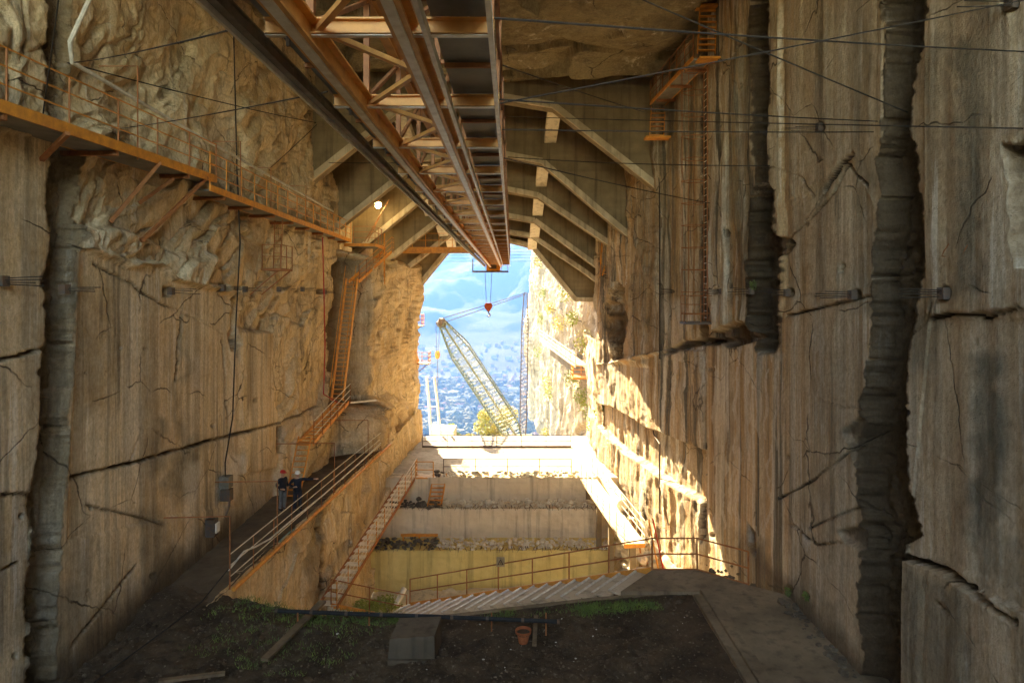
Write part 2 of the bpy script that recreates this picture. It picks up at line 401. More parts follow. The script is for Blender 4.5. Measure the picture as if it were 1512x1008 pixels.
def left_feats(px, py, Y, Z, Xb):
    w1 = fbm(px/45, py/45, 11, 3)*13; w2 = fbm(px/45+7, py/45, 12, 3)*13
    qx = px+w1; qy = py+w2
    # natural rock: everything above the saw cut, and the far part
    rough = polymask(qx, qy, [(-400,-900),(700,-900),(700,720),(405,735),(412,492),(345,486),(338,430),(240,395),(122,366),(112,236),(60,196),(-400,170)], 3)
    rough = np.maximum(rough, polymask(qx, qy, [(-700,-1200),(700,-1200),(700,150),(-700,60)], 10))
    R = rockrelief(Y, Z, 3)
    cut = .03*fbm(Y*.5, Z*.5, 21, 3) + .012*fbm(Y*3, Z*.4, 22, 3)
    # saw-cut panels lie at slightly different depths
    panel = .0*Y
    for poly, dp in (([(120,366),(240,395),(335,430),(345,490),(410,492),(415,735),(260,760),(100,800)], -.05),
                     ([(350,490),(412,490),(412,690),(360,700)], .10),
                     ([(-400,520),(60,515),(50,728),(-400,730)], .05), ([(-400,732),(48,730),(30,1400),(-400,1400)], -.06)):
        panel = panel + dp*polymask(px, py, poly, 1.5)
    push = rough*(R*.8 - .35) + (1-rough)*(cut+panel)
    # big overhang lips
    lip = polymask(qx, qy, [(112,330),(235,352),(330,395),(345,440),(235,398),(118,368)], 5)
    push = push + lip*.35
    d = crackset(px, py, [([(-50,545),(62,515)], 2.2, .25), ([(-50,732),(48,728)], 2, .2), ([(105,705),(200,682),(332,645),(420,622),(470,600)], 2.4, .3),
        ([(140,390),(190,415),(225,440),(270,460),(330,490)], 1.6, .12), ([(270,460),(268,505),(262,560)], 2.2, .12),
        ([(345,500),(360,560),(365,625)], 1.2, .08), ([(330,500),(338,640)], 1.0, .08), ([(340,670),(375,705),(405,735)], 1.4, .1),
        ([(108,950),(150,900),(200,835)], 1.8, .16), ([(130,745),(215,765),(240,775)], 1.5, .1), ([(215,620),(195,680)], 1.2, .1),
        ([(-30,860),(30,830)], 1.6, .12)])
    push = push - d*(1-.4*rough)
    # hollow by the saw edge
    hol = polymask(qx, qy, [(338,492),(352,484),(358,508),(344,518)], 2); push = push - hol*.7
    hol = polymask(px, py, [(408,630),(420,628),(418,668),(408,668)], 2); push = push - hol*.6
    # cleft behind the steep stair
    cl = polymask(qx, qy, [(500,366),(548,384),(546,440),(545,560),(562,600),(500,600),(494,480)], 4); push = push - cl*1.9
    blk = polymask(qx*.5+px*.5, qy*.5+py*.5, [(428,655),(500,606),(548,588),(565,640),(560,760),(428,760)], 2)
    push = push + blk*(.55+.0*Y)
    push = push + sstep(40.3, 42.2, Y+.5*fbm(Y, Z, 8, 2))*sstep(3.5, 2.2, Z+1.3*fbm(Y*.7, Z*.5, 9, 3))*np.clip(-8.15-Xb+.5*R, 0, 4)
    push = push - sstep(12.2, 12.9, Z+.5*fbm(Y*.8, Z*.8, 14, 3))*sstep(43.2, 44.2, Y)*np.clip(Xb+11.4, 0, 4)
    cleft_shade = cl*.75  # darkens the cleft: its shade is painted into the colour
    # the slot
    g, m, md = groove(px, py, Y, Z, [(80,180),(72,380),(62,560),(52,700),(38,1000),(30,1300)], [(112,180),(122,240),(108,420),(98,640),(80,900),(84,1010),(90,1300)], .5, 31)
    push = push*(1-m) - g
    # anchor pockets
    dirt_shade = .0*Y
    for x, y, r in ((92,427,9),(250,430,7),(327,424,6),(360,427,5),(410,427,4),(445,427,4),(478,430,4)):
        q = 1-sstep(r*.7, r*1.2, np.maximum(abs(px-x), abs(py-y)))
        push = push - q*.35; dirt_shade = np.maximum(dirt_shade, q*.6)
    for x, y, r in ((35,762,4),(136,750,3),(130,875,3),(168,905,2),(228,850,5),(25,968,4),(215,515,2),(180,512,3),(128,550,2),(375,590,3),(315,628,3),(155,495,2)):
        q = 1-sstep(r*.5, r*1.3, np.hypot(px-x+w1*.2, py-y)); push = push - q*.12; dirt_shade = np.maximum(dirt_shade, q*.6)
    wet = .0*Y
    for poly, a in (([(222,622),(240,618),(236,680),(224,700)], .8), ([(250,665),(285,655),(300,720),(262,735),(245,720)], .75), ([(185,760),(235,755),(262,820),(250,905),(215,900),(225,830)], .6),
                    ([(268,515),(275,520),(272,690),(262,690)], .7), ([(275,650),(292,650),(288,690),(276,690)], .6), ([(110,420),(130,420),(150,560),(120,640)], .35), ([(40,870),(115,860),(150,1100),(20,1100)], .5), ([(335,640),(345,640),(343,700),(333,700)], .5)):
        wet = np.maximum(wet, a*polymask(qx+w1, py+w2, poly, 13))
    white = .0*Y
    for poly, a in (([(272,685),(300,680),(296,745),(280,770)], .5), ([(285,528),(298,528),(296,575),(286,570)], .4), ([(330,670),(358,672),(352,740),(334,735)], .7), ([(318,125),(355,120),(352,300),(322,330)], .35)):
        white = np.maximum(white, a*polymask(qx, py, poly, 6))
    dirt_shade = np.maximum(np.maximum(dirt_shade, md*.5), cleft_shade)
    dirt_shade = np.maximum(dirt_shade, sstep(1.6, .3, Z + .5*fbm(Y*.8, Z*.8, 41, 3))*.8*(1-sstep(27, 33, Y)))
    dirt_shade = np.maximum(dirt_shade, sstep(.02, .14, d)*.9)
    return push, dict(streak=(1-rough)*.34+rough*.1, wet=wet, white=white, dirt_shade=dirt_shade)

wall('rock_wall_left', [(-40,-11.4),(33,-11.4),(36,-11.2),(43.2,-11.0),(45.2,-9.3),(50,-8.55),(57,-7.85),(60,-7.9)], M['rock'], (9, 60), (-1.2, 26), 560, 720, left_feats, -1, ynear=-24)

def right_feats(px, py, Y, Z, Xb):
    w1 = fbm(px/30, py/30, 51, 3)*7; w2 = fbm(px/30+7, py/30, 52, 3)*7
    qx = px+w1; qy = py+w2
    far = polymask(qx, qy, [(700,-600),(985,-600),(985,200),(975,520),(960,540),(905,540),(700,1100)], 4)
    upper = polymask(px+w1*.6, py+w2*.8, [(700,-1500),(1160,-1500),(1158,452),(1135,525),(1120,500),(1060,497),(985,517),(940,535),(700,560)], 2.0)
    mid = polymask(px, py, [(1041,-2000),(1300,-2000),(1300,440),(1160,466),(1150,2000),(1041,2000)], 2)
    R = rockrelief(Y, Z, 63)
    vr = fbm(Y*1.2, Z*.10, 64, 4)
    cut = .035*fbm(Y*.5, Z*.5, 65, 3) + .05*fbm(Y*2.2, Z*.12, 66, 3)
    push = cut + upper*(.22 + .22*vr + .12*fbm(Y*2, Z*.6, 67, 4)) + far*(R*.35)
    pl = .0*Y
    for poly, dp in (([(1160,462),(1275,440),(1290,680),(1150,740)], .0), ([(1372,468),(1700,440),(1700,-2000),(1372,-2000)], .10), ([(1372,470),(1700,470),(1700,930),(1340,815)], -.04),
                     ([(1340,822),(1700,985),(1700,1700),(1340,1700)], .14), ([(1160,-2000),(1305,-2000),(1305,210),(1160,300)], .04), ([(1160,440),(1285,420),(1290,300),(1255,240),(1160,310)], -.04)):
        pl = pl + dp*polymask(px, py, poly, 1.2)
    push = push + pl
    # lower wall beyond the saw corner is set back, with a ledge
    bay = polymask(px, py, [(700,560),(905,535),(985,517),(1041,517),(1041,2000),(700,2000)], 1.0)
    push = push - .3*bay + bay*(.13*R + .08*fbm(Y*2.5, Z*1.2, 69, 4))
    led1 = polymask(qx*.3+px*.7, qy*.3+py*.7, [(700,560),(905,600),(960,632),(1041,665),(1041,517),(905,500),(700,400)], 1.5)
    push = push + led1*bay*.45
    led2 = polymask(px, qy*.3+py*.7, [(700,560),(885,628),(920,662),(1041,743),(1041,517),(700,400)], 1.5)
    push = push - (1-led2)*bay*(-.55)
    d = crackset(px, py, [([(1160,466),(1230,450),(1285,437)], 1.8, .2), ([(1372,470),(1420,462),(1460,470),(1512,452)], 2.2, .3), ([(1150,735),(1200,710),(1250,670),(1285,640)], 1.8, .2),
        ([(1165,770),(1210,805),(1240,800)], 1.4, .15), ([(1340,822),(1400,842),(1450,880),(1512,920)], 4.0, .45), ([(1215,280),(1245,240),(1262,228)], 3.2, .3), ([(1195,322),(1230,285),(1250,245)], 1.5, .25),
        ([(1250,240),(1268,262),(1282,274)], 2.5, .3), ([(1150,245),(1185,265),(1200,290)], 1.4, .12), ([(1150,370),(1180,335),(1215,285)], 1.2, .12), ([(1340,500),(1372,470),(1380,450)], 1.2, .1),
        ([(1195,780),(1240,760),(1290,740)], 1.4, .2), ([(1080,340),(1083,420),(1085,450)], 2, .2), ([(1105,60),(1090,90),(1075,110)], 1.5, .12), ([(1045,-800),(1047,90),(1047,500)], 4.5, .4), ([(1041,655),(1041,800)], 1.3, .25),
        ([(1205,590),(1270,605)], 1.2, .06), ([(1385,885),(1410,905)], 1.5, .1), ([(1160,640),(1155,560)], 1, .05)])
    push = push - d
    # irregular slot on the right and narrow slot
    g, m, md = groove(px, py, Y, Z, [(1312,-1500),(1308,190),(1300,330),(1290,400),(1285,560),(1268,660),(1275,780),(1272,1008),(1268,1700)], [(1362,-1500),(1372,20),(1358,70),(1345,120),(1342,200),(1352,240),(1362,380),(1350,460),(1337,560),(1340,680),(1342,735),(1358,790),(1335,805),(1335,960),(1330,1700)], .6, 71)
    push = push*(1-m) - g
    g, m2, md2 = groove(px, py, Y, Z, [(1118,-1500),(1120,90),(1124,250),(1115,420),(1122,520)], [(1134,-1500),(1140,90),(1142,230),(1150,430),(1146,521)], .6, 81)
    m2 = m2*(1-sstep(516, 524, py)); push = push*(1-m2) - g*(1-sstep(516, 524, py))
    # ragged bites
    nd = []
    for poly, dp in (([(1240,782),(1290,770),(1300,830),(1250,800)], .15), ([(1245,640),(1300,590),(1300,700),(1262,680)], .15), ([(1490,215),(1700,200),(1700,395),(1508,392)], 1.2), ([(1060,488),(1100,480),(1122,500),(1100,510),(1060,505)], .6), ([(985,514),(1060,500),(1060,510),(985,520)], .5), ([(907,420),(930,430),(928,530),(912,535),(903,500)], 1.2), ([(1130,330),(1170,360),(1140,400)], .3)):
        push = push - dp*polymask(qx, qy, poly, 2.5); nd.append(np.clip(polymask(qx, qy, poly, 7)*1.8, 0, 1)*(.6+.4*sstep(-.3,.2,fbm(px/12, py/12, 95, 3))))
    dirt_shade = .0*Y
    for q in nd: dirt_shade = np.maximum(dirt_shade, .75*q)  # darkens bites and niche; recess shade painted into the colour
    for x, y, r in ((1213,188,7),(1068,430,5),(1112,430,5),(1165,432,6),(1262,435,8),(1398,433,10),(1500,5,12),(1000,430,4)):
        q = 1-sstep(r*.6, r*1.2, np.hypot(px-x, py-y)); push = push - q*.35; dirt_shade = np.maximum(dirt_shade, q*.7)
    for x, y, r in ((1052,790,4),(1190,330,3),(1163,674,3),(1242,392,4),(1240,400,3),(1300,640,3),(1437,504,3),(1165,870,6),(1190,880,6),(1050,545,4)):
        q = 1-sstep(r*.5, r*1.3, np.hypot(px-x+w1*.2, py-y)); push = push - q*.12; dirt_shade = np.maximum(dirt_shade, q*.6)
    q = polymask(px, py, [(1103,769),(1115,786),(1115,822),(1103,800)], 1); push = push-.3*q; dirt_shade = np.maximum(dirt_shade, q*.5)
    wet = .0*Y
    for poly, a in (([(1432,520),(1478,515),(1474,800),(1432,815)], .85), ([(1420,70),(1455,60),(1452,220),(1450,440),(1415,440),(1418,300)], .75), ([(1340,840),(1440,870),(1450,1300),(1350,1300)], .6), ([(1425,815),(1512,900),(1512,830),(1480,780)], .45),
                    ([(1345,470),(1385,450),(1372,540),(1345,540)], .5), ([(1120,800),(1240,940),(1260,1010),(1130,900)], .55), ([(1105,780),(1140,800),(1150,860),(1120,850)], .5), ([(1372,60),(1400,60),(1396,130),(1380,170)], .4), ([(1200,860),(1230,900),(1225,940)], .6),
                    ([(1268,470),(1300,470),(1290,230),(1268,240)], .5), ([(1095,60),(1120,60),(1120,480),(1085,490),(1090,250)], .6), ([(975,100),(1040,60),(1040,230),(980,260)], .5), ([(940,300),(1000,240),(1010,420),(985,500),(950,500)], .45)):
        wet = np.maximum(wet, a*polymask(qx+w1*1.5, qy+w2*1.5, poly, 14))
    streak = np.maximum(sstep(1300, 1130, px)*.95, .38)*sstep(-400, 60, py) * np.where(px > 1160, .65, 1.0)
    white = .0*Y
    for poly, a in (([(985,445),(1060,440),(1120,440),(1118,520),(1120,640),(1000,560),(985,520)], .55), ([(1041,520),(1155,520),(1150,760),(1100,830),(1041,800)], .38), ([(880,600),(1041,680),(1041,830),(900,830)], .05), ([(1045,430),(1062,430),(1062,500),(1048,500)], .5), ([(1200,450),(1220,450),(1218,640),(1205,640)], .3), ([(1180,770),(1200,790),(1200,815),(1180,800)], .6)):
        st = .5+.5*np.sign(vn(qx/5, qy/120, None, 77)-.0); white = np.maximum(white, a*polymask(qx, qy, poly, 8)*st)
    dirt_shade = np.maximum(dirt_shade, sstep(1.0, .2, Z + .4*fbm(Y*.8, Z*.8, 42, 3))*.7*(1-sstep(25, 30, Y)))
    dirt_shade = np.maximum(dirt_shade, sstep(.02, .14, d)*.9)
    dirt_shade = np.maximum(dirt_shade, md*.88); dirt_shade = np.maximum(dirt_shade, md2*(1-sstep(516,524,py))*.92)
    return push, dict(streak=streak, wet=wet, white=white, dirt_shade=dirt_shade)

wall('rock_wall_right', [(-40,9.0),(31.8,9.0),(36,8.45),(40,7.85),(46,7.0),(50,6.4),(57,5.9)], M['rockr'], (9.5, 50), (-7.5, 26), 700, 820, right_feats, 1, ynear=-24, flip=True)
def rlow(px, py, Y, Z, Xb):
    r = rockrelief(Y, Z, 103)*.5; return r, dict(streak=.3+0*Y)
wall('rock_jamb', [(49.5,6.6),(52,6.3),(58,6.3)], M['rough'], (49.5, 58), (-7, 6.5), 120, 60, rlow, 1, flip=True)

# lower faces of the pit, below the ledge path on the left
def lowf(px, py, Y, Z, Xb):
    w1 = fbm(px/30, py/30, 111, 3)*6
    cut = .05*fbm(Y*.6, Z*.6, 112, 4) + .05*fbm(Y*2.2, Z*.2, 113, 3)
    h, e = cells(Y*.5+.3*fbm(Y, Z, 5, 2), Z*.6, 114)
    push = cut + .14*h*sstep(24, 26, Y)
    push = push + .12*fbm(Y*1.5, Z*1.5, 118, 4)
    d = crackset(px, py, [([(475,700),(475,900)], 4, .7), ([(365,865),(352,830)], 1.5, .2), ([(600,600),(470,790),(330,840)], .8, .05), ([(540,700),(545,790)], 1.5, .2)])
    push = push - d
    return push, dict(dirt_shade=sstep(.02, .4, d)*.7, wet=.5*polymask(px+w1, py, [(450,700),(480,700),(478,900),(455,900)], 6), streak=.25+0*Y)
wall('rock_face', [(21,-9.55),(24,-9.4),(43.8,-8.15),(48,-8.05),(57,-7.5)], M['rock'], (21, 57), (-8, .28), 180, 420, lowf, -1)

# ledge path
def sheet(name, mat, xs, ys, zf, nx, ny, sel=None, flip=False, attrs=None, smooth=True):
    """xs: function (t, Y) giving X for t in 0..1"""
    T, Y = np.meshgrid(np.linspace(0, 1, nx), np.linspace(ys[0], ys[1], ny))
    X = xs(T, Y); Z = zf(X, Y)
    o = gridmesh(name, X, Y, Z, mat, attrs(X, Y, Z) if attrs else None, smooth=smooth, flip=flip)
    return tag(o, kind='structure')

soil = NT('dark_soil')
_c = soil.mix(soil.noise((1,1,1), .7, 6, .65, lo=.35, hi=.65), (.115, .077, .045), (.052, .034, .02))
_c = soil.mix(soil.noise((1,1,1), 9, 4, .6, lo=.6, hi=.72), _c, (.22, .18, .13))
_c = soil.mix(soil.noise((1,1,1), 3, 5, .7, lo=.58, hi=.7), _c, (.14, .10, .065))
M['soil'] = soil.out(_c, .95, soil.noise((1,1,1), 5, 8, .75), .12, .8, spec=.2)
EDGE = lambda x: np.interp(x, [-11.5, -9.4, -6, -2.4, 2.7, 6.2], [22.7, 22.3, 21.1, 20.9, 22.2, 22.75])
def soil_z(X, Y):
    e = EDGE(X)
    z = .14*fbm(X*.6, Y*.6, 131, 4) + .13*fbm(X*2.5, Y*2.5, 132, 5) + .05*np.maximum(0, fbm(X*7, Y*7, 133, 3))
    z = z*(1-.85*sstep(1.6, .2, e-Y)*sstep(-3.5, -2, X)) + .18*np.exp(-((Y-e+1.2)/.9)**2)*sstep(-2, -4.5, X)
    t = sstep(3.0, 5.8, X); z = z*(1-t*.7) + t*.03
    z = z + .5*sstep(-8.5, -11.4, X)*sstep(14, 24, Y)*.5
    return z
def soil_y(T, Y): return -12 + 17.6*T
T, S = np.meshgrid(np.linspace(0, 1, 420), np.linspace(0, 1, 380))
X = -12 + 17.95*T; Y = 9 + (EDGE(X)-9)*S
gridmesh('soil_ground', X, Y, soil_z(X, Y), M['soil'], smooth=True)['kind'] = 'structure'
# steep soil bank dropping into the pit
T, S = np.meshgrid(np.linspace(0, 1, 260), np.linspace(0, 1, 60))
X = -9.6 + 15.55*T; e = EDGE(X); Y = e + S*1.6 + .15*fbm(X*2, S*5, 141, 3)*S; Z = soil_z(X, e)*(1-S) - S*7 + .1*fbm(X*2, S*9, 142, 3)*S
gridmesh('soil_bank', X, Y, Z, M['soil'], smooth=True)['kind'] = 'structure'
MB().box(-60, 60, -60, 9.0, -.6, -.02).build('ground', M['soil'])['kind'] = 'structure'
# left ledge
M['ledge'] = plain('ledge_dirt', (.16,.115,.07), .95, c2=(.09,.062,.038), sc=1.2)
sheet('ledge_path', M['ledge'], lambda t, Y: -12 + t*(np.interp(Y, [21, 24, 43.8, 48, 57], [-9.5, -9.3, -8.05, -7.95, -7.4])+12), (21.5, 43), lambda X, Y: .26+.05*fbm(X*2, Y*2, 151, 3)-.10*sstep(24,21.5,Y), 40, 300)
# right footpath with raised kerb
mb = MB(); ky = [9, 14, 17.7, 21.2, 24.6]
mb.box(6.55, 9.6, 4, 21.2, -.3, .13); mb.add([(6.55,21.215,.12),(9.6,21.215,.12),(9.6,21.9,.12),(8.0,23.1,.12),(6.6,24.35,.12),(5.0,24.35,.12),(3.6,22.6,.12),(6.2,22.55,.12),(6.55,22.5,.12)] + [(6.55,21.215,-.1),(9.6,21.215,-.1),(9.6,21.9,-.1),(8.0,23.1,-.1),(6.6,24.35,-.1),(5.0,24.35,-.1),(3.6,22.6,-.1),(6.2,22.55,-.1),(6.55,22.5,-.1)], [tuple(range(9)), tuple(range(17,8,-1))]+[(i+9,(i+1)%9+9,(i+1)%9,i) for i in range(9)])
o = mb.build('path', M['path']); o['kind'] = 'structure'
mb = MB(); mb.box(6.2, 6.547, 4, 22.5, -.3, .26); mb.box(5.93, 6.197, 4, 22.3, -.3, .17)
for a, b in (((-2.6, 20.95), (2.7, 22.3)), ((2.7, 22.3), (6.5, 22.9))):
    mb.beam((a[0], a[1], -.18), (b[0], b[1], -.18), .2, .4)
    mb.beam((a[0], a[1]+.17, -.30), (b[0], b[1]+.17, -.30), .14, .4)
o = mb.build('kerb', M['path']); tag(o, kind='structure')

ROOF_Y = -3  # roof cut off here, adding an unseen opening for fill light
# ceiling rock and hillside above it
T, S = np.meshgrid(np.linspace(0, 1, 220), np.linspace(0, 1, 300))
X = -13.5 + 25*T; Y = ROOF_Y + (39-ROOF_Y)*S
Z = 22.3 + .25*fbm(X*.3, Y*.3, 161, 3) + .35*cells(X*.25, Y*.35, 162)[0] + .08*fbm(X*1.7, Y*1.7, 163, 4)
Z = Z - .5*np.clip(1-abs(Y-36.2)/1.2, 0, 1)
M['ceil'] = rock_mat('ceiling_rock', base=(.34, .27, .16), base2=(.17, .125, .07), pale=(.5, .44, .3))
gridmesh('rock_ceiling', X, Y, Z, M['ceil'], {k: 0*X for k in ('streak','wet','white','dirt_shade')}, smooth=True)['kind'] = 'structure'

# unseen rock wall added behind the camera to bounce warm sun as fill
T, S = np.meshgrid(np.linspace(0, 1, 160), np.linspace(0, 1, 160))
X = -14 + 26*T; Z = -1 + 17*S
gridmesh('bounce_fill_wall', X, -24 + rockrelief(X, Z, 301)*.8, Z, M['rough'], {k: 0*X for k in ('streak','wet','white','dirt_shade')})['kind'] = 'structure'
# pit floor & benches
M['bench'] = conc_mat('bench_stone', (.72, .62, .46), (.60, .50, .36))
sheet('pit_floor', M['concpale'], lambda t, Y: -9.5+19*t, (22, 43), lambda X, Y: -7.85+.25*fbm(X*.5, Y*.5, 171, 4), 80, 80)
def bench(name, y, ztop, zbot, mat, depth):
    T, S = np.meshgrid(np.linspace(-9.5, 9.5, 260), np.linspace(zbot, ztop, 60))
    Yf = y + .05*fbm(T*.8, S*.8, int(y), 3) + .03*fbm(T*4, S*4, int(y)+2, 3)
    X = np.concatenate([T, T[-1:].repeat(20, 0)]); Z = np.concatenate([S, S[-1:].repeat(20, 0)+.06*fbm(T[:20]*3, np.linspace(0, 6, 20)[:, None]+0*T[:20], 9, 3)])
    Y = np.concatenate([Yf, y+np.linspace(.05, depth, 20)[:, None]+0*T[:20]])
    return tag(gridmesh(name, X, Y, Z, mat), kind='structure')
bench('quarry_bench', 41.1, -5.5, -8, M['ystone'], 2.6)
bench('quarry_bench', 43.2, -3.66, -6, M['bench'], 1.7)
bench('quarry_bench', 44.6, -2.07, -4.2, M['bench'], 1.0)
mb = MB(); mb.box(-9, 6.8, 45.3, 57.5, -2.9, -2.07)
M['terr'] = conc_mat('terrace_stone', (.42, .375, .29), (.30, .26, .19)); mb.build('terrace', M['terr'])['kind'] = 'structure'

# concrete frames of the mouth ------------------------------------------------
RIBS = [(38, [(-12.6,15.0),(-6.3,20.0),(-2,20.9),(2.3,20.2),(8.07,15.7),(8.9,15.0)]),
        (43, [(-12.2,13.0),(-5.7,18.2),(-1.8,18.75),(1.9,18.06),(7.5,13.3),(9,12.0)]),
        (47, [(-11.0,12.4),(-6.0,16.5),(-1.8,17.2),(1.8,16.5),(7.3,12.8),(9,11.6)]),
        (51, [(-10.4,11.4),(-5.4,15.3),(-1.7,15.8),(1.7,15.2),(6.5,11.7),(9,9.9)]),
        (55, [(-9.6,10.9),(-5.0,14.5),(-1.7,14.95),(1.6,14.4),(5.9,11.5),(9,9.1)]),
        (58, [(-9.5,8.5),(-8.1,10.2),(-5.5,13.4),(-.3,14.3),(1.7,13.8),(5.4,9.25),(9,9.2)])]
for i, (y, pts) in enumerate(RIBS):
    dp = .75 if i < 5 else 1.6
    top = 24.5
    mb = MB(); n = len(pts); fr = empty('vault_arch', (-1.8, y, 15), None, 'concrete arch', 'concrete arches of the tunnel mouth')
    up = [(x, top) for x, z in pts]
    for k in range(n-1):
        a, b = pts[k], pts[k+1]
        mb.prism([a, b, (b[0], top), (a[0], top)], y, y+dp)
    mb.build('arch_wall', M['conc'], fr); mb = MB()
    # pale strip along the opening, painting the bounce light on its underside
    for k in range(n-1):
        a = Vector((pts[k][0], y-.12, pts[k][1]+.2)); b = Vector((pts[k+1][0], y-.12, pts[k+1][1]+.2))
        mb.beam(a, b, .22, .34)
    mb.build('arch_lit_strip', M['lip'], fr); o = fr
    fr['label'] = ['nearest and tallest concrete arch of the vault, right behind the rock ceiling edge', 'second tallest concrete arch of the vault, behind the nearest one', 'third concrete arch inwards from the rock ceiling edge',
           'fourth concrete arch of the vault, behind the brighter ceiling lamp', 'fifth concrete arch, just inside the one at the mouth', 'lowest concrete arch around the open mouth, sky showing under its slanted arms'][i]
MB().box(-14, 12, ROOF_Y, 60.5, 24.5, 30).build('rock_mass', M['rough'])['kind'] = 'structure'  # unseen roof mass added over the vault to block stray sun
MB().box(-14, -11.8, 37.9, 60.5, 9, 24.5).box(9.2, 12, 37.9, 58, 9, 24.5).build('rock_mass', M['rough'])['kind'] = 'structure'
bl = ['between the nearest and second arches', 'between the second and third arches', 'between the third and fourth arches', 'between the fourth and fifth arches', 'between the fifth and last arches']
for i in range(5):
    (y0, a), (y1, b) = RIBS[i], RIBS[i+1]
    for sgn, k, kk in ((1, 3, 3 if i < 4 else 4), (-1, 1, 1 if i < 4 else 2)):
        x, z = a[k]; x2, z2 = b[kk]
        mb = MB(); mb.beam((x+sgn*.1, y0+.76, z+.25), (x+sgn*.1, y1-.01, z-.55), .75, .5)
        o = mb.build('concrete_strut', M['concpale'])
        tag(o, 'pale concrete strut at the %s corner of the vault %s' % ('right' if sgn > 0 else 'left', bl[i]), 'strut', 'concrete struts between the arches')

# outer cliff on the right, in full sun
def clifff(px, py, Y, Z, Xb):
    r = rockrelief(Y*.8, Z*.45, 203)*1.3 + .5*fbm(Y*.8, Z*.12, 205, 4) + .5*fbm(Y*.15, Z*.1, 204, 3)
    return r, dict(streak=.12+0*Y)
M['cliff'] = rock_mat('cliff_rock', base=(.50, .38, .24), base2=(.32, .23, .13), pale=(.62, .52, .37))
wall('cliff', [(44,9.5),(52,7.9),(60,7.6),(75,6.6),(100,5.2),(125,3.4),(126,20)], M['cliff'], (46, 127), (-12, 60), 400, 330, clifff, 1, flip=True)

# valley and mountain
def hz(X, Y):
    r = Y
    z = np.interp(r, [57, 80, 96, 140, 400, 900, 1900, 2300, 4300, 4700], [-8.0, -9.0, -16, -60, -170, -215, -215, -170, 330, 300])
    big = fbm(X/900+3, Y/900, 211, 6, .55)
    z = z + big*np.interp(r, [60, 120, 900, 1900, 3200, 4300], [0, 0, 8, 12, 150, 230]) + (fbm(X/260, Y/260, 221, 5)*40 + (1-np.abs(fbm(X/420, Y/700, 222, 3))*2)*40)*sstep(2100, 3200, Y) + np.interp(X, [-2500,-700,0,900], [260,-60,0,120])*sstep(2300, 4000, Y)
    return z
T, S = np.meshgrid(np.linspace(-1, 1, 300), np.linspace(0, 1, 420))
Y = 60*np.power(4800/60, S); X = T*(200+Y*.75)
MB().box(-25, 20, 57.6, 79, -9, -7.5).build('yard', M['terr'])['kind'] = 'structure'
t = NT('forested_slope')
_c = t.mix(t.noise((1,1,1), .006, 8, .65, lo=.42, hi=.6), (.018, .03, .02), (.05, .055, .03))
_c = t.mix(t.noise((1,1,1), .004, 8, .7, lo=.62, hi=.70), _c, (.11, .10, .08))
M['hill'] = t.out(_c, .95, t.noise((1,1,1), .02, 8, .7), 12, .7)
gridmesh('mountain', X, Y, hz(X, Y), M['hill'], smooth=True)['kind'] = 'structure'
# ---------------------------------------------------------------- ironwork helpers
def rails(th, pts, h=1.05, n=3, step=2.0, r=.019, m=None, up=0, rm=None, posts=True, pr=None):
    """handrail along pts (foot line): n children named rail, one named post per upright"""
    m = m or M['orange']; pts = [Vector(p) for p in pts]
    for k in range(n):
        z = h*(k+1)/n
        MB().tube([p + Vector((0,0,z)) for p in pts], r, 6).build('rail', rm or m, th)
    if posts:
        for a, b in zip(pts[:-1], pts[1:]):
            L = (b-a).length; q = max(1, round(L/step))
            for i in range(q + (b is pts[-1] or (b-pts[-1]).length < 1e-6)):
                p = a.lerp(b, i/q)
                MB().tube([p + Vector((0,0,-.05)), p + Vector((0,0,h))], pr or r*1.15, 6).build('post', m, th)
def stair(th, a, b, wd, n, m=None, side=None, tread=.24, sh=.2, st=.035, tm=None):
    """open steel stair from a (top) to b (foot) measured at the middle"""
    m = m or M['orange']; a = Vector(a); b = Vector(b); d = b-a
    s_ = Vector(side).normalized() if side else Vector((d.y, -d.x, 0)).normalized()
    for k in (-1, 1):
        MB().beam(a + s_*k*wd/2, b + s_*k*wd/2, st, sh).build('stringer', m, th)
    fw = Vector((d.x, d.y, 0)); fw = fw.normalized() if fw.length > .01 else Vector((0,-1,0))
    for i in range(n):
        p = a.lerp(b, (i+.5)/n)
        MB().beam(p - s_*(wd/2-.02), p + s_*(wd/2-.02), tread, .035).build('step', tm or m, th)

# ---------------------------------------------------------------- crane bridge under the roof
H = 12.15
def Xh(px): return (px-756)/432*2.15
cr = empty('crane_bridge', (-1.2, 57.4, 12.0), 'long rust orange lattice crane bridge running under the roof to the mouth', 'crane bridge')
Y0, Y1 = 1.5, 57.4
for x in (-1.80, -.92):
    MB().ibeam((x, Y0, H+.13), (x, Y1, H+.13), .17, .26, .022).build('bottom_chord', M['girder'], cr)
    MB().beam((x, Y0, H-.012), (x, Y1, H-.012), .085, .022).build('track_rail', M['galv'], cr)  # rail kept wide and pale to paint light on the chord underside
    MB().ibeam((x, Y0, H+1.5), (x, Y1, H+1.5), .13, .16, .02).build('top_chord', M['girder'], cr)
MB().ibeam((-2.25, Y0, H+.10), (-2.25, Y1, H+.10), .075, .13, .014).build('edge_beam', M['channel'], cr)
MB().box(-2.34, -2.312, Y0, Y1, H+.0, H+.24).build('cable_tray', M['galv'], cr)
for x in (-.745, -.185):
    MB().beam((x, Y0, H+.12), (x, Y1, H+.12), .045, .10).build('deck_edge', M['galv'] , cr)
cb = [6.1+2.36*i for i in range(-1, 22)]
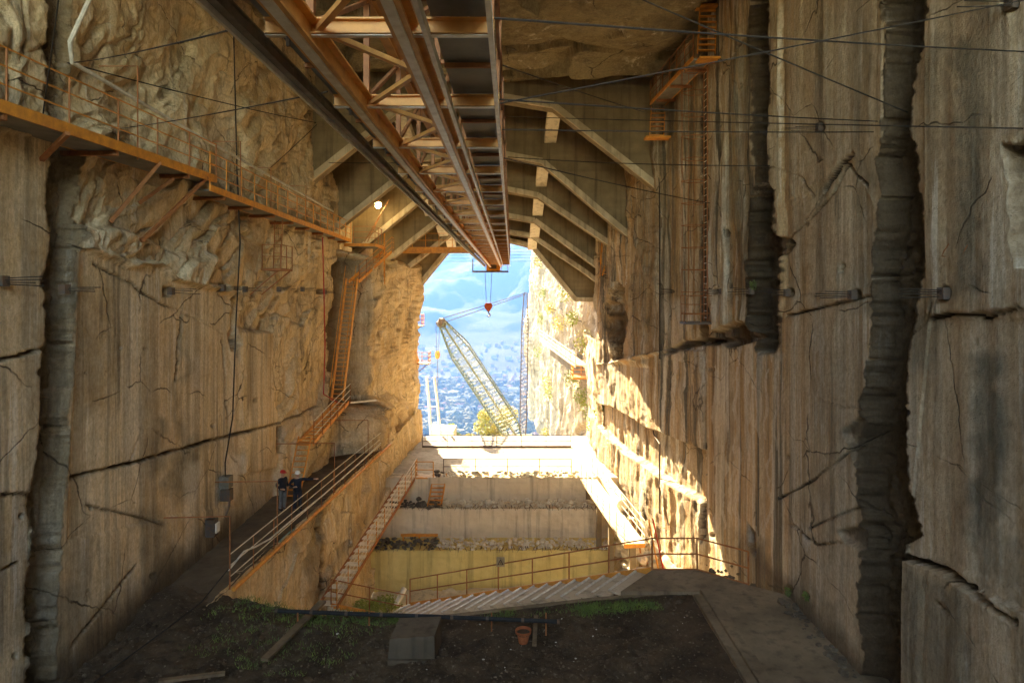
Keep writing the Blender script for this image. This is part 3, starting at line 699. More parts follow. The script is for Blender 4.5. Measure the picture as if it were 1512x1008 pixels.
for i, y in enumerate(cb):
    MB().ibeam((-2.2, y, H+.22), (-.16, y, H+.22), .11, .14, .015).build('cross_beam', M['girder'], cr)
    MB().beam((-2.2, y, H+.142), (-.16, y, H+.142), .06, .012).build('cross_beam_lit_edge', M['galv'], cr)  # pale strip painting the lit bottom edge of the beam
    ye = y+2.34
    if i < len(cb)-1 or True:
        for a, b in (((-1.72, y+.02), (-1.0, y+1.17)), ((-1.0, y+1.19), (-1.72, y+2.34))):
            MB().beam((a[0], a[1], H+.2), (b[0], b[1], H+.2), .06, .05).build('lacing_bar', M['girder'], cr)
        for x0, x1 in ((-2.205, -1.89), (-.72, -.21)):
            MB().box(x0, x1, y+.07, min(ye, Y1)-.02, H+.30, H+.32).build('deck_plate', M['plate'], cr)
            MB().beam((x0, y+1.18, H+.27), (x1, y+1.18, H+.27), .04, .05).build('deck_joist', M['rust'], cr)
    for x in (-1.80, -.92):
        MB().beam((x, y, H+.27), (x, y, H+1.42), .07, .07, (0,1,0)).build('upright', M['rust'], cr)
        MB().beam((x, y+.1, H+.3), (x, y+2.26, H+1.4), .05, .05).build('diagonal', M['rust'], cr)
    MB().beam((-1.74, y, H+1.5), (-.98, y, H+1.5), .06, .06).build('top_tie', M['rust'], cr)
    MB().beam((-.19, y, H+.2), (-.15, y, H+1.25), .045, .045, (0,1,0)).build('handrail_post', M['rust'], cr)
    MB().beam((-2.0, y, H+.05), (-2.0, y, H+.25), .03, .03, (0,1,0)).build('hanger', M['dsteel'], cr)
for z in (.75, 1.22):
    MB().beam((-.16, Y0, H+z), (-.16, Y1, H+z), .035, .035).build('handrail', M['rust'], cr)

tr = empty('hoist_trolley', (-1.7, 57.6, 11.75), 'small orange hoist trolley with railed side platforms at the far end of the crane bridge', 'hoist trolley')
MB().box(-2.15, -1.0, 57.45, 58.6, 11.85, 12.75).build('housing', M['orange'], tr)
MB().box(-1.9, -1.3, 57.38, 57.44, 12.0, 12.5).build('housing_door', M['dsteel'], tr)
MB().tube([(-2.0,57.4,12.9),(-1.1,57.4,12.9)], .28, 12).build('drum', M['rust'], tr)
MB().box(-3.35, -.3, 57.45, 58.4, 11.72, 11.84).build('platform', M['dsteel'], tr)
rails(tr, [(-3.33,58.3,11.8),(-3.33,57.5,11.8),(-2.2,57.5,11.8)], 1.0, 2, .8, .02, M['dsteel'])
rails(tr, [(-.9,57.5,11.8),(-.35,57.5,11.8),(-.35,58.3,11.8)], 1.0, 2, .6, .02, M['orange'])
hk = empty('crane_hook', (-2.0, 57.9, 8.2), 'red hook block hanging on two thin ropes below the hoist trolley', 'crane hook')
for dx in (-.28, .28): MB().tube([(-2.0+dx,57.9,11.7),(-2.0+dx*.6,57.9,9.05)], .022, 5).build('rope', M['dsteel'], hk)
M['hookred'] = plain('hook_block_red', (.55,.10,.03), .5)
mb = MB(); mb.prism([(-2.34,8.95),(-2.22,9.12),(-1.78,9.12),(-1.66,8.95),(-1.68,8.75),(-1.9,8.42),(-2.1,8.42),(-2.32,8.75)], 57.75, 58.05); mb.build('hook_block', M['hookred'], hk)
MB().tube([(-2.0,57.9,8.45),(-2.0,57.9,8.3),(-1.88,57.9,8.2),(-1.86,57.9,8.06),(-2.0,57.9,7.96),(-2.14,57.9,8.03)], [.05,.05,.06,.06,.05,.02], 7).build('hook', M['dsteel'], hk)

# orange access bridge crossing to the crane
ab = empty('access_bridge', (-5.2, 52.2, 13.0), 'short orange access bridge with railings crossing from the left rock to the crane bridge', 'access bridge')
for y in (51.9, 52.8): MB().ibeam((-8.6,y,13.25),(-2.4,y,13.25), .12, .42, .02).build('girder', M['orange'], ab)
MB().box(-8.6,-2.4,51.97,52.73,13.2,13.24).build('deck', M['plate'], ab)
rails(ab, [(-8.6,51.9,13.45),(-2.5,51.9,13.45)], 1.05, 2, 1.1, .022)

# ---------------------------------------------------------------- left catwalk
def catwalk(th, a, b, wd, nb, fas=.26, m=None):
    """a,b on the hall-side edge, deck runs wd towards the wall (-X)"""
    m = m or M['orange']; a = Vector(a); b = Vector(b); d = (b-a).normalized(); s_ = Vector((-1 if wd > 0 else 1, 0, 0)); w_ = abs(wd)
    MB().beam(a+Vector((0,0,fas/2)), b+Vector((0,0,fas/2)), .05, fas).build('fascia', m, th)
    MB().beam(a+s_*w_+Vector((0,0,fas/2)), b+s_*w_+Vector((0,0,fas/2)), .05, fas).build('fascia', m, th)
    up = Vector((0,0,.06)); q = s_*.03; r_ = s_*(w_-.03)
    MB().hexa([a+q, b+q, b+r_, a+r_, a+q+up, b+q+up, b+r_+up, a+r_+up] if wd < 0 else [a+r_, b+r_, b+q, a+q, a+r_+up, b+r_+up, b+q+up, a+q+up]).build('deck', M['plate'], th)
    for i in range(nb):
        p = a.lerp(b, (i+.5)/nb); MB().beam(p+s_*.02+Vector((0,0,-.07)), p+s_*(w_+.4)+Vector((0,0,-.07)), .11, .12).build('bracket', M['rust'], th)
c1 = empty('catwalk', (-10.4, 16, 13.6), 'near half of the orange railed catwalk high on the left wall, held by slanted struts', 'catwalk', 'catwalks along the left wall')
catwalk(c1, (-10.35, 8, 13.55), (-10.4, 24.0, 13.85), 1.1, 4)
rails(c1, [(-10.35,8,13.75),(-10.4,24.0,14.05)], 1.15, 3, 2.0, .02, M['rust'], rm=M['orange'])
for q in ((P(100,197,15.8), -11.5, P(62,236,16.4)), (P(236,240,20.1), -11.3, P(170,328,19.2)), (P(306,262,23.3), -11.3, P(215,356,20.8)), (P(256,264,21.4), -11.3, P(212,300,20.7))):
    MB().beam(q[0], (min(q[2].x, -11.3), q[2].y, q[2].z), .10, .10).build('strut', M['rust'], c1)
c2 = empty('catwalk', (-10.5, 34, 13.3), 'far half of the orange railed catwalk, running back to the landing', 'catwalk', 'catwalks along the left wall')
catwalk(c2, (-10.4, 23.5, 13.5), (-10.45, 44.3, 13.25), .95, 8, .22)
rails(c2, [(-10.4,23.5,13.7),(-10.45,40,13.45),(-10.45,44.3,13.4)], 1.15, 3, 1.35, .022, M['orange'], rm=M['orange'])
for y, z in ((19.0, 16.3), (26.2, 15.8), (29.5, 15.4), (34.5, 15.4)):
    t_ = c1 if y < 24 else c2
    MB().tube([(-10.42,y,13.7),(-10.42,y,z),(-11.5,y,z)], .022, 5).build('brace', M['rust'], t_)
# landing and bridge to the mouth side
ld = empty('landing', (-10, 45.5, 13.1), 'railed steel landing where the left catwalk ends, below the ceiling lamps', 'landing')
MB().box(-10.9,-8.9,44.35,47.6,13.05,13.2).build('deck', M['plate'], ld)
MB().beam((-8.9,44.35,13.1),(-8.9,47.6,13.1), .05,.2).build('fascia', M['orange'], ld)
MB().beam((-10.9,44.33,13.1),(-8.9,44.33,13.1), .05,.2).build('fascia', M['orange'], ld)
rails(ld, [(-10.3,44.35,13.2),(-8.9,44.35,13.2),(-8.9,47.6,13.2)], 1.1, 3, 1.1, .02, M['rust'])
MB().tube([(-8.9,47.6,10.6),(-8.9,47.6,14.4),(-10.6,47.6,14.4)], .06, 6).build('gantry', M['orange'], ld)
MB().beam((-9.6,44.4,13.3),(-8.2,45.6,16.2),.04,.04).build('stay', M['rust'], ld)
MB().beam((-9.4,44.4,13.3),(-8.8,46.6,15.7),.04,.04).build('stay', M['rust'], ld)

# steep flights down the left rock
s1 = empty('staircase', (-9.9, 46, 11), 'short railed orange flight curving down along the rock from the landing to the steep stair', 'staircase')
stair(s1, (-8.9,48.6,12.9), (-10.15,43.8,10.7), .7, 9)
rails(s1, [(-8.55,49.4,12.9),(-8.55,48.6,12.9),(-9.8,43.8,10.7)], 1.05, 3, 1.2, .02, M['rust'], rm=M['orange'])
s2 = empty('steep_stair', (-10.6, 42, 3.6), 'long steep orange stair down the dark cleft of the left rock', 'staircase')
stair(s2, (-10.15,43.3,10.9), (-10.55,41.2,3.5), .7, 28, side=(1,0,0), tread=.16, sh=.2, st=.06)
for sx in (-.33, .33):
    MB().tube([(-10.15+sx,43.0,11.7),(-10.55+sx,40.8,4.4)], .022, 5).build('rail', M['orange'], s2)
s3 = empty('staircase', (-10.3, 37.5, 2.5), 'gentle railed flight on the rock shoulder between the steep stair and the lower ladder', 'staircase')
stair(s3, (-10.3,41.4,3.35), (-10.2,33.6,2.55), .8, 14, tread=.35)
rails(s3, [(-9.85,41.6,3.35),(-9.75,33.6,2.6)], 1.1, 3, 1.6, .02, M['rust'], rm=M['galv'])
MB().beam((-9.85,41.6,3.3),(-8.6,43.2,3.2),.06,.1).build('landing_beam', M['galv'], s3)
s4 = empty('ship_ladder', (-10.3, 32.3, .3), 'orange ship ladder just behind the two workers, foot on the ledge', 'ladder')
stair(s4, (-10.15,33.5,2.95), (-10.3,32.0,.35), .62, 11, side=(1,0,0), tread=.15, sh=.12)
bk = empty('basket_platform', (-10.8, 31.5, 11.0), 'small rusty basket platform with a ladder, hanging on the left wall under the catwalk', 'platform')
MB().box(-11.25,-10.35,30.6,32.2,11.0,11.1).build('floor_plate', M['rust'], bk)
rails(bk, [(-11.2,30.6,11.1),(-10.37,30.6,11.1),(-10.37,32.2,11.1)], 1.05, 2, .8, .02, M['rust'])
for x in (-10.95, -10.6): MB().beam((x,31.3,11.0),(x+.15,31.1,13.3),.035,.035).build('ladder_rail', M['rust'], bk)
for i in range(8): MB().tube([(-10.95+.02*i,31.28,11.25+i*.28),(-10.6+.02*i,31.28,11.25+i*.28)], .014, 5).build('rung', M['rust'], bk)
for x in (-10.5, -10.45): MB().beam((x,30.7 if x < -10.46 else 32.1,11.0),(-11.6,30.2 if x < -10.46 else 31.6,9.9),.06,.06).build('strut', M['rust'], bk)

# pipes and hoses on the left wall
def one(name, mb, mat, label, cat, group=None, smooth=False):
    # origin at the mesh's centre
    vs_ = np.array(mb.v); c = (vs_.min(0)+vs_.max(0))/2; c[2] = vs_[:, 2].min()
    return tag(mb.build(name, mat, loc=tuple(c), smooth=smooth), label, cat, group)
one('water_pipe', MB().tube([P(150,-40,16.6), P(103,62,16.7), P(106,92,17.0), P(300,205,23.6), P(492,312,41.5)], .055, 7), M['wpipe'], 'pale pipe sloping along the upper left wall above the catwalk', 'pipe')
one('power_cable', MB().tube([(-11.05,27.1,20.5),(-11.0,27.3,15),(-10.95,27.5,12.0),(-11.15,27.6,9),(-11.25,27.5,5),(-11.3,26.9,3.3),(-11.25,26.8,2.7)], .03, 5), M['cable'], 'black power cable hanging down the left wall to the switch boxes', 'cable')
one('hose', MB().tube([(-10.6,38.2,13.1),(-10.55,38.3,10),(-10.6,38.7,7),(-10.6,38.4,4.3),(-10.2,40.2,3.5)], .035, 6), M['red'], 'thin red hose hanging down the left rock beside the steep stair', 'hose')
sb = empty('switch_box', (-11.25, 26.8, 1.9), 'grey metal switch box mounted at the end of the hanging power cable', 'switch box', 'switch boxes on the left wall')
MB().box(-11.42,-11.05,26.62,27.05,2.35,2.8).build('case', plain('box_paint',(.22,.19,.14),.6), sb)
MB().box(-11.4,-11.02,26.66,27.0,1.85,2.3).build('lower_case', M['dsteel'], sb)
MB().tube([(-11.04,26.7,1.9),(-10.98,26.5,1.7),(-11.1,26.4,1.3)], .04, 6).build('plug', M['dsteel'], sb)
sb2 = empty('socket_box', (-11.25, 25.6, .9), 'dark socket box low on the left wall below the switch box', 'socket box')
MB().box(-11.42,-11.08,25.4,25.75,.9,1.55).build('case', M['dsteel'], sb2)
for k in range(3): MB().box(-11.06,-11.0,25.42+.11*k,25.5+.11*k,1.05,1.4).build('socket', M['galv'], sb2)

# ---------------------------------------------------------------- ledge railing, workers' path
lr = empty('ledge_railing', (-9.0, 31, .3), 'pale three bar railing along the edge of the left ledge path', 'railing')
E0, E1 = Vector((-9.28,22.45,.30)), Vector((-7.95,43.8,.30))
pts = [E0, E0.lerp(E1,.33), E0.lerp(E1,.66), E1]
rails(lr, pts, 1.1, 3, 1.8, .017, M['rust'], rm=M['galv'])
MB().tube([p+Vector((.12,0,-.05)) for p in pts], .075, 8).build('base_pipe', M['orange'], lr)
MB().tube([(-9.3,22.4,.9),(-9.15,23.3,1.18),(-9.1,24.2,1.0),(-9.0,25.4,.85),(-8.85,27,.9),(-8.6,31,.8),(-8.3,37,.75),(-8.0,43,.8)], .03, 6).build('draped_hose', M['wpipe'], lr)
for t_, z in ((0, 2.65), (.18, 2.75), (.5, 2.7), (.78, 2.7)):
    p = E0.lerp(E1, t_); MB().tube([p, (p.x,p.y,z), (-11.35,p.y-.2,z+.02)], .026, 6).build('brace', M['rust'], lr)
one('rope', MB().tube([(-9.3,22.4,.95),(-9.7,21.3,.35),(-10.1,19.8,.2),(-10.5,17.5,.18),(-10.9,14.5,.2)], .02, 5), M['cable'], 'pale rope trailing from the end of the ledge railing across the dark floor', 'rope')

# lower ramp beside the benches
rp = empty('ramp_stair', (-7.4, 38, -3.5), 'long railed stair ramp along the left side of the pit, up to the terrace', 'staircase')
A0, A1 = Vector((-8.3,30.6,-4.1)), Vector((-6.75,45.2,-2.1))
stair(rp, A1, A0, .9, 22, tread=.45, m=M['rust'], tm=M['concpale'])
rails(rp, [A0+Vector((.45,0,.05)), A1+Vector((.45,0,.05))], 1.1, 4, 1.5, .02, M['orange'], rm=M['galv'])
fl = empty('stair_flight', (-6.3, 31.3, -5), 'short brown flight with two bar railing at the left foot of the main steps', 'staircase')
MB().beam((-8.15,30.7,-4.1),(-4.9,31.7,-5.25), .05, .3).build('stringer', M['orange'], fl)
MB().beam((-8.3,29.9,-4.1),(-5.0,30.9,-5.25), .05, .3).build('stringer', M['orange'], fl)
for i in range(12):
    p = Vector((-8.2,30.3,-4.1)).lerp(Vector((-4.95,31.3,-5.25)), (i+.5)/12); MB().beam(p+Vector((.12,-.4,0)), p+Vector((-.12,.4,0)), .26, .05).build('step', M['concpale'], fl)
rails(fl, [(-8.15,30.75,-4.0),(-4.9,31.75,-5.15)], 1.1, 2, 1.7, .025, M['rust'])

# main steps
ms = empty('main_steps', (0, 27, -2.5), 'wide flight of pale concrete steps with brown edge beam behind the soil', 'staircase')
S0, S1 = Vector((5.0,24.35,.06)), Vector((-4.75,31.8,-4.6)); dd = (S1-S0); nn = Vector((dd.y,-dd.x,0)).normalized()
if nn.y > 0: nn = -nn
hd = Vector((dd.x,dd.y,0)).normalized(); L = Vector((dd.x,dd.y,0)).length; N = 19
for i in range(N):
    a = S0 + hd*(L*i/N); z = S0.z + dd.z*(i+1)/N + .12; b = a + hd*(L/N*1.12)
    f0, f1 = nn*.04, nn*2.0
    b = a + hd*(L/N*1.02); q = [a+f1, b+f1, b+f0, a+f0]; zt = z; zb = z-.08
    MB().hexa([(p.x,p.y,zb) for p in q]+[(p.x,p.y,zt-(.0 if k in (0,3) else .02)) for k, p in enumerate(q)]).build('step', M['tread'], ms)
    MB().beam(b+f1-hd*.03+Vector((0,0,zt+.004-b.z-.02)), b+f0-hd*.03+Vector((0,0,zt+.004-b.z)), .075, .05).build('nosing_highlight', M['wpipe'], ms)  # pale strip paints the light caught on each tread edge
MB().beam(S0+Vector((0,0,.0)), S1+Vector((0,0,.0)), .06, .34).build('edge_beam', M['orange'], ms)
MB().beam(S0+nn*2.06+Vector((0,0,-.3)), S1+nn*2.06+Vector((0,0,-.3)), .10, .3).build('edge_beam', M['conc'], ms)
q0_, q1_ = S0+Vector((0,0,-.22)), S1+Vector((0,0,-.22)); MB().hexa([q1_+nn*2-Vector((0,0,.04)), q0_+nn*2-Vector((0,0,.04)), q0_+nn*.05-Vector((0,0,.04)), q1_+nn*.05-Vector((0,0,.04)), q1_+nn*2, q0_+nn*2, q0_+nn*.05, q1_+nn*.05]).build('soffit', M['dsteel'], ms)
for k_ in (.4,1.6): MB().beam(S0+nn*k_+Vector((0,0,-.25)), S1+nn*k_+Vector((0,0,-.25)), .12, .3).build('carriage', M['dsteel'], ms)
MB().beam((5.0,24.38,.02),(6.6,24.38,.02),.06,.26).build('edge_beam', M['rust'], ms)
MB().beam((6.6,24.38,.02),(8.0,23.13,.02),.06,.26).build('edge_beam', M['rust'], ms)
rails(ms, [(8.0,23.1,.13),(6.6,24.35,.13),(5.0,24.35,.13),tuple(S1+Vector((0,0,.15)))], 1.12, 2, 1.85, .027, M['rust'])
wsn = empty('warning_sign', (-.5, 28.4, -1.2), 'small square warning sign on the railing post of the main steps', 'sign')
sp_ = P(739,829,28.2)
MB().box(sp_.x-.17,sp_.x+.17,sp_.y-.012,sp_.y+.012,sp_.z-.2,sp_.z+.2).build('panel', plain('sign_panel',(.40,.30,.17),.6), wsn)
MB().prism([(sp_.x-.13,sp_.z-.12),(sp_.x+.13,sp_.z-.12),(sp_.x,sp_.z+.12)], sp_.y-.02, sp_.y-.014).build('triangle', plain('sign_mark',(.10,.05,.03),.6), wsn)
MB().prism([(sp_.x-.075,sp_.z-.09),(sp_.x+.075,sp_.z-.09),(sp_.x,sp_.z+.055)], sp_.y-.028, sp_.y-.022).build('triangle', plain('sign_yellow',(.42,.30,.12),.6), wsn)
MB().box(sp_.x-.012,sp_.x+.012,sp_.y-.034,sp_.y-.03,sp_.z-.075,sp_.z+.01).build('mark', M['dsteel'], wsn)

# terrace railings, stair down, right walkway
t1 = empty('terrace_railing', (.9, 45.45, -2.07), 'grey two bar railing along the near edge of the bright terrace', 'railing')
rails(t1, [(-4.55,45.45,-2.07),(3.95,45.45,-2.07)], 1.02, 2, 1.9, .028, M['dsteel'])
MB().beam((-4.9,45.32,-2.2),(4.2,45.32,-2.2),.1,.18).build('base_beam', M['green'], t1)
t2 = empty('terrace_railing', (-.9, 53.4, -2.07), 'thin railing across the far edge of the bright terrace, trees behind', 'railing')
rails(t2, [(-7.0,53.4,-2.07),(4.6,53.4,-2.07)], .95, 2, 1.95, .025, M['dsteel'])
MB().beam((-7.0,53.3,-2.0),(4.6,53.3,-2.0),.12,.14).build('base_beam', M['dsteel'], t2)
t3 = empty('corner_platform', (-5.8, 45.3, -2.07), 'small orange railed platform at the left corner of the terrace', 'platform')
MB().box(-6.3,-5.1,44.6,45.25,-2.16,-2.08).build('floor_plate', M['orange'], t3)
rails(t3, [(-6.3,45.2,-2.1),(-6.3,44.65,-2.1),(-5.15,44.65,-2.1)], 1.05, 2, .9, .025, M['orange'])
s5 = empty('bench_stair', (-4.8, 44, -3.6), 'bright orange open stair from the terrace down to the upper stone bench', 'staircase')
stair(s5, (-4.75,45.2,-2.0), (-4.95,43.5,-3.6), .85, 8, side=(1,0,0), tread=.2, sh=.18, st=.06)
rw = empty('walkway', (5.2, 40, -2.3), 'straight walkway with white railings on both sides along the right edge of the pit', 'walkway')
a0, a1 = Vector((4.35,45.6,-2.12)), Vector((5.55,33.8,-2.42)); w_ = Vector((1.05,.1,0))
MB().hexa([a1-Vector((0,0,.12)), a1+w_-Vector((0,0,.12)), a0+w_-Vector((0,0,.12)), a0-Vector((0,0,.12)), a1, a1+w_, a0+w_, a0]).build('deck', M['concpale'], rw)
for o_ in (Vector((0,0,0)), w_): rails(rw, [a0+o_, a1+o_], 1.1, 3, 1.4, .022, M['wpipe'])
MB().beam(a1-Vector((0,.05,.1)), a1+w_-Vector((0,.05,.1)),.06,.2).build('end_beam', M['orange'], rw)
for t_ in (.08, .35, .6, .97):
    p = a0.lerp(a1, t_)+w_*.5; MB().beam(p-Vector((0,0,.12)), (p.x,p.y,-7.9),.3,.3,(0,1,0)).build('support', M['conc'], rw)
dr = empty('drain_pipe', (6.9,40,-2.4), 'short thick pale pipe lying among the stones beside the right walkway', 'pipe')
MB().tube([(6.25,38.6,-2.0),(6.0,43.5,-1.95)], .32, 14).build('pipe_wall', M['concpale'], dr)
# caged ladder low on the right wall, poles and conduit
def caged(th, x, y, z0, z1, out, sp, m, wd=.42, rings=True, depth=.75, sgn=-1):
    for dy in (-wd/2, wd/2): MB().beam((x,y+dy,z0),(x,y+dy,z1),.04,.04,(0,1,0)).build('ladder_rail', m, th)
    k = int((z1-z0)/sp)
    for i in range(k):
        MB().tube([(x,y-wd/2,z0+(i+.5)*sp),(x,y+wd/2,z0+(i+.5)*sp)], .014, 5).build('rung', M['galv'], th)
    if rings:
        nr = int((z1-z0)/1.0); pr_ = [(x, y-wd/2-.1), (x+sgn*depth*.6, y-wd/2-.2), (x+sgn*depth, y-.1), (x+sgn*depth, y+.1), (x+sgn*depth*.6, y+wd/2+.2), (x, y+wd/2+.1)]
        for i in range(nr+1):
            z = z0+.3+i*(z1-z0-.4)/max(nr,1)
            MB().tube([(a,b,z) for a, b in pr_], .016, 5).build('cage_hoop', m, th)
        for a, b in pr_[1:-1]: MB().tube([(a,b,z0+.3),(a,b,z1-.1)], .013, 5).build('cage_bar', m, th)
l1 = empty('caged_ladder', (8.5,30.2,8.6), 'tall rusty caged ladder on the right wall beside the narrow dark slot', 'ladder')
caged(l1, 8.55, 30.15, 8.75, 19.9, .9, .3, M['rust'], .5, True, 1.05)
MB().box(7.55,8.9,29.6,30.75,8.62,8.72).build('floor_plate', M['dsteel'], l1)
rails(l1, [(8.8,29.65,8.72),(7.6,29.65,8.72),(7.6,30.7,8.72)], 1.15, 3, .5, .018, M['rust'])
l2 = empty('caged_ladder', (7.0,46,-2), 'sunlit caged ladder low on the right wall above the walkway', 'ladder')
caged(l2, 6.55, 46.6, -1.9, .9, .7, .3, M['galv'], .45, True, .55)
ur = empty('upper_stair', (7.9, 33, 20), 'orange stair and catwalk high on the right wall, just under the ceiling', 'staircase')
stair(ur, (8.45,29.3,22.2), (8.25,29.0,20.15), .75, 8, side=(1,0,0), tread=.18, sh=.12)
catwalk(ur, (7.75,29.2,19.95), (7.35,36.3,19.95), -.8, 3, .18)
rails(ur, [(7.75,29.2,20.1),(7.35,36.3,20.1)], 1.1, 3, 1.2, .018, M['rust'])
stair(ur, (7.85,36.6,19.95), (7.65,36.1,18.2), .75, 7, side=(1,0,0), tread=.18, sh=.12)
MB().box(7.0,8.3,35.6,36.3,18.08,18.18).build('landing_plate', M['orange'], ur)
MB().box(7.9,8.95,28.7,29.4,19.85,19.94).build('landing_plate', M['orange'], ur)
MB().box(7.9,8.95,28.9,29.5,22.15,22.24).build('landing_plate', M['orange'], ur)
for k, (x, y, z) in enumerate(((6.95,43.9,16.3), (6.7,48,12.9))):
    u = empty('wall_stair', (x,y,z-1.6), ['short orange stair tucked behind the nearest concrete frame on the right', 'smallest orange stair on the right, partly hidden behind the far concrete frames'][k], 'staircase')
    stair(u, (x+.5,y+.5,z), (x,y,z-1.7), .7, 7, side=(1,0,0), tread=.18, sh=.12)
    rails(u, [(x-.3,y+.5,z),(x-.5,y,z-1.7)], 1.0, 2, 1, .02, M['orange'])
cp = empty('sun_platform', (6.2,50,2.6), 'small orange railed platform on the sunlit rock corner right of the mouth', 'platform')
pc = P(912,583,47)
MB().box(pc.x-.5,pc.x+.9,46.3,47.6,pc.z-.1,pc.z).build('floor_plate', M['orange'], cp)
rails(cp, [(pc.x-.45,47.5,pc.z),(pc.x-.45,46.35,pc.z),(pc.x+.8,46.35,pc.z)], 1.05, 3, .8, .02, M['galv'])
MB().beam((pc.x,46.4,pc.z-.1),(pc.x+1.0,46.3,pc.z-1.5),.06,.06).build('strut', M['orange'], cp)
one('conduit', MB().tube([P(963,560,38.9)+Vector((-.1,0,0)), P(965,640,38.6), P(974,655,37.5), P(974,758,36.5)], .05, 6), M['dsteel'], 'thin dark conduit running down the sunlit part of the right wall', 'conduit')
one('wall_pipe', MB().tube([P(985,225,37.2)+Vector((-.45,0,0)), P(985,330,37.0)+Vector((-.4,0,0)), P(985,530,37.0)+Vector((-.4,0,0))], .035, 6), M['cable'], 'thin black pipe straight down the upper right wall to the long ledge', 'pipe')
for k, (a, b) in enumerate(((P(958,768,35.5), P(974,850,33.8)), (P(964,765,35.8), P(981,848,34)))):
    one('red_pole', MB().tube([a, b, b-Vector((0,0,4))], .04, 6), M['red'] if k else M['orange'], ['orange pole leaning beside the red one at the foot of the right wall', 'red pole leaning by the steps at the foot of the right wall'][k], 'pole', 'leaning poles')
one('lean_pole', MB().tube([P(930,757,37), P(945,810,36), P(948,840,36)], .045, 6), M['rust'], 'rusty pole with a flat head standing between the walkway and the right wall', 'pole')
cl = empty('cliff_stair', (6.6,62,5), 'pale railed stair slanting down the sunlit cliff outside the mouth', 'staircase')
q0, q1 = P(805,503,72), P(858,541,60)
stair(cl, q0, q1, 1.0, 22, tread=.4, m=M['galv'])
rails(cl, [q0-Vector((.5,0,0)), q1-Vector((.5,0,0))], 1.1, 3, 1.6, .035, M['wpipe'])
MB().beam(q0+Vector((.9,0,-.9)), q1+Vector((.9,0,-.9)), .9, 1.1).build('base', M['conc'], cl)
MB().box(q1.x-.9,q1.x+.6,q1.y-1.8,q1.y,q1.z-.9,q1.z-.75).build('landing', M['orange'], cl)
rails(cl, [(q1.x-.85,q1.y,q1.z-.75),(q1.x-.85,q1.y-1.75,q1.z-.75),(q1.x+.5,q1.y-1.75,q1.z-.75)], 1.0, 3, .6, .03, M['orange'])
# balconies outside the left jamb
for k, (px_, py_) in enumerate(((614,482),(624,538))):
    p = P(px_,py_,59.5); b_ = empty('rock_balcony', tuple(p), ['small orange railed balcony on the left rock edge of the mouth, upper one', 'orange railed balcony low on the left rock edge of the mouth, above the white chute'][k], 'balcony', 'balconies at the left edge of the mouth')
    MB().box(p.x-1.2,p.x+.55,p.y,p.y+1.6,p.z,p.z+.08).build('floor_plate', M['rust'], b_)
    rails(b_, [(p.x-.6,p.y,p.z),(p.x+.5,p.y,p.z),(p.x+.5,p.y+1.6,p.z)], 1.05, 3, .7, .03, M['orange'])
    MB().beam((p.x+.4,p.y+.1,p.z),(p.x-.8,p.y+.1,p.z-1.0),.07,.07).build('strut', M['rust'], b_)
wt = empty('white_chute', tuple(P(640,640,64)), 'pair of white tubes rising outside the mouth beside the left rock', 'chute')
for a, b in ((630,636),(641,650)):
    MB().tube([P(a,556,64),P((a+b)/2,590,64),P(b,640,64),P(b,668,64)], .13, 8).build('tube', M['wpipe'], wt)
for y in (600, 628): MB().beam(P(632+(y-570)*.1,y,64),P(643+(y-570)*.12,y,64),.08,.08).build('rung', M['wpipe'], wt)

# ---------------------------------------------------------------- anchor bolts
def anchor(x, y, z, sgn, n, ln, label, seed):
    rr = random.Random(seed)
    a = empty('anchor_bundle', (x,y,z), label, 'rock anchor', 'steel rock anchors in the walls')
    MB().box(min(x,x-sgn*.12)-.02,max(x,x-sgn*.12)+.02,y-.11,y+.11,z-.12,z+.12).build('anchor_plate', M['dsteel'], a)
    for i in range(n):
        dz = (i-(n-1)/2)*.07; l_ = ln*rr.uniform(.75,1.05); dy = rr.uniform(-.07,.07)
        MB().tube([(x,y+dy,z+dz*.6),(x-sgn*l_,y+dy*1.5,z+dz+rr.uniform(-.03,.03))], .012, 5).build('bolt', M['cable'], a)
LA = [(0,415,-11.35,'leftmost rock anchor, cut by the edge of the photo'),(92,427,-11.0,'rock anchor beside the big dark slot of the left wall'),(250,430,-11.3,'rock anchor alone in the middle of the smooth left panel'),(327,425,-11.2,'rock anchor just left of the hanging black cable'),
      (360,427,-11.1,'rock anchor just right of the hanging black cable'),(410,427,-10.9,'rock anchor below the basket platform'),(445,427,-10.8,'rock anchor left of the red hose'),(478,431,-10.7,'rock anchor between the red hose and the steep stair')]
for i, (a, b, x, lab) in enumerate(LA):
    y = F*x/(a-756); p = P(a,b,y); anchor(p.x,p.y,p.z,-1,3 if i else 4,.95 if y < 30 else .8,lab,i)
RA = [(1000,430,8.6,'rock anchor behind the caged ladder on the right wall'),(1068,430,8.8,'rock anchor right of the caged ladder'),(1112,430,8.8,'rock anchor with a small green plant beside it'),(1165,432,9.05,'rock anchor at the right edge of the short dark slot'),(1262,435,9.05,'long rock anchor left of the wide dark slot'),
      (1398,433,8.95,'long rock anchor crossing the wide dark slot'),(1213,188,9.05,'rock anchor set high between the two dark slots'),(1500,5,8.95,'long rock anchor in the top right corner')]
for i, (a, b, x, lab) in enumerate(RA):
    y = F*x/(a-756); p = P(a,b,y); anchor(p.x,p.y,p.z,1,4,.9 if i < 4 else 1.0,lab,30+i)
for k, (a, b) in enumerate(((1398,362),(1430,358))):
    p = P(a,b,F*8.95/(a-756)); q = p.copy()
    one('wall_hook', MB().tube([q+Vector((.12,-.05,0)), q+Vector((-.02,-.1,.02)), q+Vector((-.06,0,-.12)), q+Vector((-.04,.1,-.22)), q+Vector((.1,-.25,-.3))], .012, 5), M['rust'], ['bent steel hook on the right wall, left one of two', 'bent steel hook on the right wall, right one of two'][k], 'hook', 'bent hooks')

